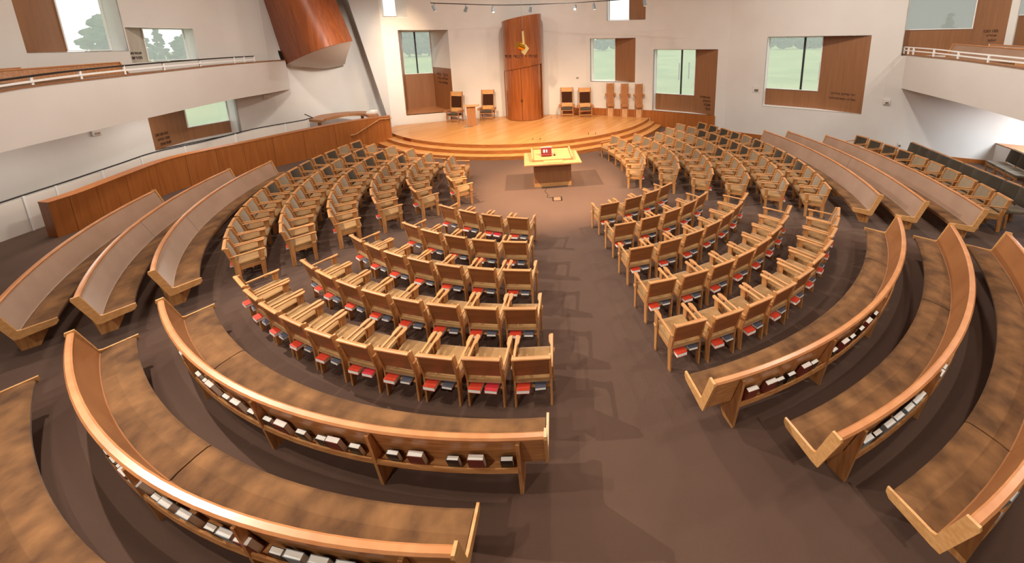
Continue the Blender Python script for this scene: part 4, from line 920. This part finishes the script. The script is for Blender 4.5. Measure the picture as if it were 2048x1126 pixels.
for k in (3, 16):
    c = (back[k] + front[k]) / 2 - q0; bm = bm_new(); box(bm, c.x - 0.05, c.x + 0.05, c.y - 0.05, c.y + 0.05, -DZ, -0.12); part('leg', bm, M['oak_z'], dk)
p = at(745, 226, DZ); t = thing('paper_tray', 'white paper tray on the end of the curved desk', 'tray', (p.x, p.y, DZ))
bm = bm_new(); box(bm, -0.22, 0.22, -0.15, 0.15, 0.0, 0.10); part('stack', bm, M['outlet'], t); bm = bm_new(); box(bm, -0.05, 0.2, -0.12, 0.1, 0.10, 0.15); part('sheets', bm, M['pages'], t)

# ------------------------------------------------------------------ hanging wooden drum in the corner
Pl, Pm, Pr = aty(570, 130, 17.0), aty(638, 99, 15.6), aty(703, 82, 17.2)
Tl, Tm, Tr = aty(490, -70, 17.0), aty(555, -75, 15.6), aty(640, -70, 17.2)
def arc3(a, m, b, n):          # curve through three points
    c = m * 2 - (a + b) * 0.5; return [a * (1 - t) ** 2 + c * 2 * t * (1 - t) + b * t * t for t in [i / n for i in range(n + 1)]]
lo, hi = arc3(Pl, Pm, Pr, 18), arc3(Tl, Tm, Tr, 18)
q0 = Pl.copy(); dr_ = thing('wooden_drum', 'hanging reddish wood-clad drum with a white plaster underside in the leaning corner', 'wall drum', q0)
for k, (i0, i1) in enumerate(((0, 7), (7, 12), (12, 18))):
    bm = bm_new(); rings = []
    for i in range(i0, i1 + 1):
        g = 0.012 * ((hi[i] - lo[i]).normalized().cross(Vector((0, 1, 0)))) if i == i0 and k else Vector((0, 0, 0))
        a, b = lo[i] - q0 + (lo[min(i + 1, 18)] - lo[i]).normalized() * (0.012 if i == i0 and k else 0), hi[i] - q0 + (hi[min(i + 1, 18)] - hi[i]).normalized() * (0.012 if i == i0 and k else 0)
        rings.append([a, b, b + Vector((0.02, 0.06, 0)), a + Vector((0.02, 0.06, 0))])
    sweep(bm, rings); part('cladding_panel', bm, M['drum'], dr_, smooth=True)
# plaster underside: from the rim down and back to the corner wall
bl = [aty(572, 131, 17.9), aty(620, 136, 18.3), aty(676, 136, 18.9), aty(704, 84, 18.6)]
bl = arc3(bl[0], aty(640, 137.5, 18.6), aty(690, 128, 19.2), 18)
bm = bm_new(); V0 = [bm.verts.new(p - q0 + Vector((0.0, 0.03, 0))) for p in lo]; V1 = [bm.verts.new(p - q0) for p in bl]
Vm = [bm.verts.new((a * 0.45 + b * 0.55) - q0 + Vector((0, -0.10, -0.10))) for a, b in zip(lo, bl)]
for A_, B_ in ((V0, Vm), (Vm, V1)):
    for i in range(18): bm.faces.new((A_[i], A_[i + 1], B_[i + 1], B_[i]))
up = [bm.verts.new(p - q0 + Vector((-0.3, 0.3, 5.5))) for p in bl]
for i in range(18): bm.faces.new((V1[i], V1[i + 1], up[i + 1], up[i]))
part('plaster_underside', bm, M['wall'], dr_, smooth=True)
# solid black strip painting in the shade along the drum's edge
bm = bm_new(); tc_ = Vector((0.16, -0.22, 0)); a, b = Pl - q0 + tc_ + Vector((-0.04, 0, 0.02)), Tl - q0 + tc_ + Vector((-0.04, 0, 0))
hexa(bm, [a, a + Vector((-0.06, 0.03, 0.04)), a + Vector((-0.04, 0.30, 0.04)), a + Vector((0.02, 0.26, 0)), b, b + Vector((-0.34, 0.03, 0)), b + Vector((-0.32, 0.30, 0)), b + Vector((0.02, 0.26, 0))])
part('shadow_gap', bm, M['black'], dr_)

# ------------------------------------------------------------------ balconies
def balcony(name, low, tops_, zb, wallpts, num, rail_px, posts_px, label, dark_top):
    base = [at(x, y, zb) for x, y in low]
    zt = [zat(x, y, p.x, p.y) for (x, y), p in zip(tops_, base)]
    base = smooth_line(base, 4); zz = smooth_line([Vector((z, 0, 0)) for z in zt], 4); zt = [v.x for v in zz]
    n = len(base); c = Vector((0, 9, 0))
    bm = bm_new(); rings = []
    for i, p in enumerate(base):
        d = (base[min(i + 1, n - 1)] - base[max(i - 1, 0)]); d.z = 0; d.normalize(); nn = Vector((-d.y, d.x, 0))
        if nn.dot(c - p) < 0: nn = -nn
        rings.append([p, Vector((p.x, p.y, zt[i] - 0.04)), Vector((p.x, p.y, zt[i] - 0.04)) - nn * 0.18, p - nn * 0.18])
    sweep(bm, rings); f = struct('trim_%d' % num, bm, M['wall'], smooth=True)
    bm = bm_new(); sweep(bm, [[r[1] + (r[1] - r[2]).normalized() * 0.015, r[1] + (r[1] - r[2]).normalized() * 0.015 + Vector((0, 0, 0.04)), r[2] + Vector((0, 0, 0.04)), r[2]] for r in rings]); part('coping', bm, M['panel'], f)
    # deck of the balcony and its soffit
    bm = bm_new(); pts = [Vector((r[3].x, r[3].y, 0)) for r in rings] + [Vector((x, y, 0)) for x, y in wallpts]
    lo_ = [bm.verts.new((p.x, p.y, zb + 0.001)) for p in pts]; hi_ = [bm.verts.new((p.x, p.y, zb + 0.75)) for p in pts]
    bm.faces.new(lo_); bm.faces.new(hi_)
    for i in range(len(pts)): bm.faces.new((lo_[i], lo_[(i + 1) % len(pts)], hi_[(i + 1) % len(pts)], hi_[i]))
    tri(bm); part('deck', bm, M['wall'], f)
    # railing above the coping
    rt_ = thing('balcony_railing', label, 'railing', base[0])
    def onf(px, py):
        d = ray(px, py); best = None
        for i in range(n - 1):
            a, b = base[i], base[i + 1]; ex, ey = b.x - a.x, b.y - a.y; det = -d.x * ey + ex * d.y
            if abs(det) < 1e-9: continue
            t = (-a.x * ey + ex * a.y) / det; u = (d.x * a.y - d.y * a.x) / det
            lo1, hi1 = (-2 if i == 0 else 0), (3 if i == n - 2 else 1)
            if t > 0 and lo1 <= u <= hi1: return O + d * t, zt[i] + (zt[i + 1] - zt[i]) * u
        return None
    for k, line in enumerate(rail_px):
        P = [onf(x, y)[0] for x, y in line]; P = smooth_line(P, 4)
        bm = bm_new(); sweep(bm, [[p - base[0] + Vector(v) for v in ((-0.02, -0.02, -0.02), (0.02, 0.02, -0.02), (0.02, 0.02, 0.02), (-0.02, -0.02, 0.02))] for p in P])
        part('rail', bm, M['lead'] if dark_top and k == 0 else M['white'], rt_)
    for x, y in posts_px:
        p, z = onf(x, y); bm = bm_new(); box(bm, p.x - 0.02 - base[0].x, p.x + 0.02 - base[0].x, p.y - 0.02 - base[0].y, p.y + 0.02 - base[0].y, z - base[0].z, p.z - base[0].z); part('post', bm, M['white'], rt_)
    return onf
onL = balcony('left', [(-150, 346), (0, 306), (120, 277), (345, 225), (460, 200), (540, 186), (580, 178)], [(-150, 214), (0, 185), (120, 165), (345, 140), (460, 128), (540, 121.5), (580, 119)], 2.7,
    [(-13.62, 16.25), (-14.1, 15.0), (-14.9, 12.45), (-15.25, 10.25), (-15.25, 4)], 2,
    [[(-60, 169.5), (0, 160.5), (156, 140.5), (310, 126), (445, 116), (507, 112.5)], [(-60, 182), (0, 172), (156, 150.5), (310, 134.5), (445, 123), (507, 119)]],
    [(60, 153), (158, 140.5), (246, 131.5), (325, 125), (398, 119.5), (467, 114.5), (487, 113.5), (507, 112.5)], 'low railing with dark top rail on the balcony beside the ramp', True)
onR = balcony('right', [(1793, 174), (1840, 186), (1900, 201), (1970, 220), (2048, 243), (2200, 290)], [(1802, 107), (1845, 112), (1900, 117.5), (1970, 126.5), (2048, 137.5), (2200, 160)], 2.7,
    [(21.5, 8.2), (19, 10.3), (14.9, 12.75), (12.9, 13.85)], 3,
    [[(1809, 94), (1870, 98.5), (1918, 104), (1978, 110), (2048, 117), (2120, 125)], [(1809, 100.5), (1870, 106), (1918, 111.5), (1978, 118.5), (2048, 126), (2120, 135)]],
    [(1809, 94), (1818, 95), (1828, 96), (1869, 98.5), (1918, 104), (1979, 110.5), (2060, 118.5)], 'white tubular railing on the balcony in front of the window wall', False)
# wooden pews up on the balconies
def balcony_pew(p0, p1, face, label, mat):
    zf = 3.451; d = p1 - p0; d.z = 0; L_ = d.length; d.normalize(); nn = Vector(face).normalized()
    t = thing('balcony_pew', label, 'pew', (p0.x, p0.y, zf), math.atan2(d.y, d.x), 'pews on the balconies')
    s = 1 if Vector((-d.y, d.x, 0)).dot(nn) > 0 else -1
    h0, h1 = p0.z - zf, p1.z - zf
    V = lambda x, y, z: Vector((x, y, z))
    def run(prof): bm = bm_new(); sweep(bm, [[V(x, y * s, z(h)) for y, z in prof] for x, h in ((0.03, h0), (L_, h1))]); return bm
    part('backrest', run([(-0.02, lambda h: 0.25), (0.01, lambda h: 0.25), (-0.16, lambda h: h), (-0.19, lambda h: h)]), M[mat], t)
    bm = bm_new(); box(bm, 0.03, L_, *sorted((0.0, s * 0.45)), 0.36, 0.44); part('seat', bm, M['velvet'], t)
    for x, h in ((0.0, h0), (L_, h1)):
        bm = bm_new(); prism(bm, [(-s * 0.04, 0), (s * 0.46, 0), (s * 0.46, 0.46), (s * 0.06, 0.46), (-s * 0.14, h + 0.02), (-s * 0.21, h + 0.02)], 'x', x, x + 0.03); tri(bm); part('end_panel', bm, M['oak_z'], t)
    part('top_rail', run([(-0.20, lambda h: h - 0.01), (-0.14, lambda h: h - 0.01), (-0.14, lambda h: h + 0.02), (-0.20, lambda h: h + 0.02)]), M['oak_rail'], t)
balcony_pew(aty(250, 124.5, 11.3), aty(-60, 147, 8.3), (1, 0.2, 0), 'long brown pew on the balcony beside the ramp, under the tree windows', 'oak_board')
balcony_pew(aty(50, 136, 9.7), aty(-60, 144, 8.9), (1, 0.2, 0), 'second brown pew on the ramp-side balcony, mostly hidden and cut off by the frame', 'oak_board')
balcony_pew(aty(1897, 88.5, 13.0), aty(2070, 101.5, 10.4), (-0.8, -0.6, 0), 'grey brown pew on the window-side balcony, nearer the railing', 'velvet_back')
balcony_pew(aty(1976, 89.2, 12.5), aty(2090, 96.0, 11.5), (-0.8, -0.6, 0), 'grey brown pew on the window-side balcony, behind the other one', 'velvet_back')

# ------------------------------------------------------------------ seats and low wall under the window-side balcony
def plain_chair_meshes():
    D = {}
    def add(n, fn, mat, bev=0.004, seg=1, sm=False):
        bm = bm_new(); fn(bm); D.setdefault(n, []).append(mesh(n, bm, mat, bev, seg, sm))
    add('seat_cushion', lambda b: box(b, -0.255, 0.255, -0.20, 0.27, 0.385, 0.475), M['seat_grey'], 0.03, 3, True)
    add('back_cushion', lambda b: prism(b, [(-0.20, 0.50), (-0.25, 0.50), (-0.36, 0.93), (-0.29, 0.94)], 'x', -0.255, 0.255), M['pad_dark'], 0.02, 2, True)
    add('top_rail', lambda b: prism(b, [(-0.345, 0.925), (-0.385, 0.925), (-0.39, 0.95), (-0.355, 0.95)], 'x', -0.262, 0.262), M['oak_x'])
    for s in (-1, 1):
        a, c = sorted((s * 0.225, s * 0.26))
        add('front_leg', lambda b: box(b, a, c, 0.20, 0.25, 0, 0.385), M['oak_z'])
        add('rear_leg', lambda b: prism(b, [(-0.27, 0), (-0.21, 0), (-0.22, 0.48), (-0.34, 0.92), (-0.38, 0.92), (-0.27, 0.46)], 'x', a, c), M['oak_z'])
    add('seat_rail', lambda b: box(b, -0.225, 0.225, 0.21, 0.24, 0.31, 0.385), M['oak_x'])
    return D
M['seat_grey'] = noisy('grey_brown_velvet', (96, 84, 68), (140, 126, 106), (1, 1, 1), 3.0, 5, 0.8, 0.3, 0.7, sheen=0.5, spec=0.15, rand=0.1)
pc = fresh_chair(plain_chair_meshes(), 'side_chair', '', 'chair'); first = [True]
def put_plain(x, y, rz, lab, grp):
    if first[0]: first[0] = False; pc.location = (x, y, 0); pc.rotation_euler = (0, 0, rz); pc['label'] = lab; pc['group'] = grp; return
    dup(pc, (x, y, 0), rz, lab, grp)
A0, A1 = at(1826, 284, 0.95), at(2046, 373, 0.95); dd = (A1 - A0); dd.z = 0; Ld = dd.length; dd.normalize(); fn = Vector((dd.y, -dd.x, 0))
if fn.x > 0: fn = -fn
rzz = math.atan2(-fn.x, fn.y); N_ = 9
for i in range(N_ + 1):
    p = A0 + dd * (Ld / N_) * (i + 0.5) + fn * 0.36
    put_plain(p.x, p.y, rzz, 'dark high-backed armless chair in the row behind the outer armchairs, %s from the window wall' % ORD[i], 'armless chairs in the outermost row')
for i in range(3):
    p = Vector((14.15, 11.62, 0)) + Vector((-0.42, -0.9, 0)) * 0.53 * i
    put_plain(p.x, p.y, R(65), 'armless chair with pale seat beside the low white wall, %s from the window wall' % ORD[i], 'armless chairs by the low wall')
c0 = at(1986, 331, 0); hz = zat(1990.5, 286, c0.x, c0.y)
k0, k1 = at(1991, 285.5, hz), at(2048, 305, hz)
t = thing('low_wall', 'low white boxed wall with a wooden cap under the window-side balcony', 'low wall', (k0.x, k0.y, 0), math.atan2(k1.y - k0.y, k1.x - k0.x))
bm = bm_new(); box(bm, 0, 5.0, 0, 0.9, 0, hz - 0.04); part('box', bm, M['white'], t)
bm = bm_new(); box(bm, -0.02, 5.02, -0.02, 0.92, hz - 0.04, hz); part('cap', bm, M['oak_board'], t)

# ------------------------------------------------------------------ small fittings on the walls
def wall_box(poly, px, py, label, cat, w=0.1, h=0.14, mat='outlet', name='wall_sensor', d=0.06):
    s, p = onwall(px, py, poly); a = pt(poly, max(s - 0.05, 0)); b = pt(poly, s + 0.05); u = (b - a).normalized(); n = Vector((-u.y, u.x, 0))
    if n.dot(Vector((0, 8, 0)) - p) < 0: n = -n
    t = thing(name, label, cat, p, math.atan2(u.y, u.x)); sg = 1 if Vector((-u.y, u.x, 0)).dot(n) > 0 else -1
    bm = bm_new(); box(bm, -w / 2, w / 2, *sorted((0, sg * d)), -h / 2, h / 2); part('body', bm, M[mat], t, 0.006)
    bm = bm_new(); box(bm, -w / 4, w / 4, *sorted((sg * d, sg * (d + 0.015))), -h / 3, 0); part('grille', bm, M['steel'], t)
wall_box(LW, 191.5, 264.5, 'small white speaker on the wall below the ramp-side balcony', 'speaker', 0.22, 0.2, name='wall_speaker')
wall_box(LW, 531, 194, 'small white box on the wall at the far end of the ramp-side balcony', 'sensor', 0.2, 0.2)
wall_box(RW, 1773, 203.5, 'small white speaker on the window wall beside the large window', 'speaker', 0.22, 0.2, name='wall_speaker')
wall_box(RW, 1799, 289.5, 'white socket plate low on the window wall behind the dark chairs', 'socket', 0.12, 0.16, name='wall_socket', d=0.015)
wall_box(BW, 1155, 154.5, 'square cover plate painted like the front wall, below the small window', 'cover plate', 0.24, 0.2, 'wall', 'cover_plate', 0.015)
wall_box(RW, 1513, 178, 'square cover plate painted like the wall, beside the large window', 'cover plate', 0.34, 0.34, 'wall', 'cover_plate', 0.015)

# ------------------------------------------------------------------ outside
M['grass'] = noisy('meadow_grass', (122, 140, 80), (154, 164, 104), (1, 1, 1), 0.12, 10, 0.95, 0.35, 0.65, spec=0.1)
M['leaf'] = noisy('tree_leaves', (46, 62, 44), (84, 100, 70), (1, 1, 1), 1.6, 6, 0.9, 0.3, 0.7, spec=0.1, rand=0.15)
M['bark'] = plain('tree_bark', (78, 64, 52), 0.9)
bm = bm_new(); v = [bm.verts.new(p) for p in ((-400, -100, -0.5), (400, -100, -0.5), (400, 600, -0.5), (-400, 600, -0.5))]; bm.faces.new(v)
o = struct('ground', bm, M['grass'])
def tree(x, y, h, wd, label, kind, seed):
    rn = random.Random(seed); t = thing('tree', label, 'tree', (x, y, -0.5), 0, 'trees outside the windows')
    bm = bm_new(); tube(bm, [(0, 0, 0), (0.05 * wd, 0, h * 0.3), (0, 0.03, h * 0.75)], 0.03 * h, 8); part('trunk', bm, M['bark'], t)
    bm = bm_new(); n = 130
    for i in range(n):
        f = rn.random(); z = h * (0.14 + 0.84 * f)
        rr = wd * 0.5 * ((1 - f) ** 0.8 if kind == 'cone' else math.sin(math.pi * min(max(f * 0.85 + 0.12, 0), 1)) ** 0.7)
        a = rn.random() * 6.28; q = rr * math.sqrt(rn.random()) * 0.85
        s = wd * (0.05 + 0.07 * rn.random()) * (0.7 if kind == 'cone' else 1)
        r = bmesh.ops.create_icosphere(bm, subdivisions=2, radius=s)
        bmesh.ops.transform(bm, matrix=Matrix.Translation((math.cos(a) * q, math.sin(a) * q, z)) @ Matrix.Diagonal((1, 1, 0.75, 1)), verts=r['verts'])
        for v_ in r['verts']: v_.co += Vector((rn.uniform(-1, 1), rn.uniform(-1, 1), rn.uniform(-1, 1))) * s * 0.22
    part('crown', bm, M['leaf'], t)
def tree_at(px, dist_y, ytop, wpx, label, kind, seed):
    p = aty(px, ytop, dist_y); scale = (p - O).dot(AF) / F
    tree(p.x, p.y, p.z + 0.5, wpx * scale, label, kind, seed)
tree_at(208, 34, 34, 105, 'big rounded tree seen through the tall window above the balcony', 'round', 1)
tree_at(310, 40, 56, 55, 'conical tree seen through the small window above the balcony', 'cone', 2)
tree_at(372, 42, 68, 70, 'rounded tree at the far edge of the small balcony window', 'round', 3)
tree_at(285, 44, 78, 50, 'low bushy tree at the near edge of the small balcony window', 'round', 4)
tree_at(812, 140, 46, 70, 'dense tree filling the near half of the window beside the platform', 'round', 5)
tree_at(852, 150, 42, 80, 'dense tree filling the far half of the window beside the platform', 'round', 6)
for i, (px, yt, wp) in enumerate(((1176, 73, 40), (1205, 70, 46), (1236, 74, 40))): tree_at(px, 190, yt, wp, 'distant hazy tree seen through the small front window, %s from the cabinet side' % ORD[i], 'round', 10 + i)
for i, (px, yt, wp) in enumerate(((1530, 66, 50), (1570, 68, 44), (1612, 64, 56), (1650, 67, 40))): tree_at(px, 170, yt, wp, 'distant tree on the meadow edge through the large window, %s from the platform side' % ORD[i], 'round', 20 + i)
tree_at(1903, 45, 26, 60, 'faint tree behind the grey screen above the window-side balcony', 'cone', 31)
# dead wooden posts on the meadow
for i, (px, py) in enumerate(((1357.5, 160), (1377, 158), (1637, 160))):
    g = at(px, py, -0.5); bm = bm_new(); box(bm, -0.06, 0.06, -0.06, 0.06, 0, 2.2)
    o = obj('meadow_post', mesh('meadow_post', bm, M['bark'])); o.location = g
    tag(o, ['thin post on the meadow left of the window bar above the dado', 'thin post on the meadow right of the window bar above the dado', 'thin post on the meadow at the edge of the large window'][i], 'post', 'meadow posts')
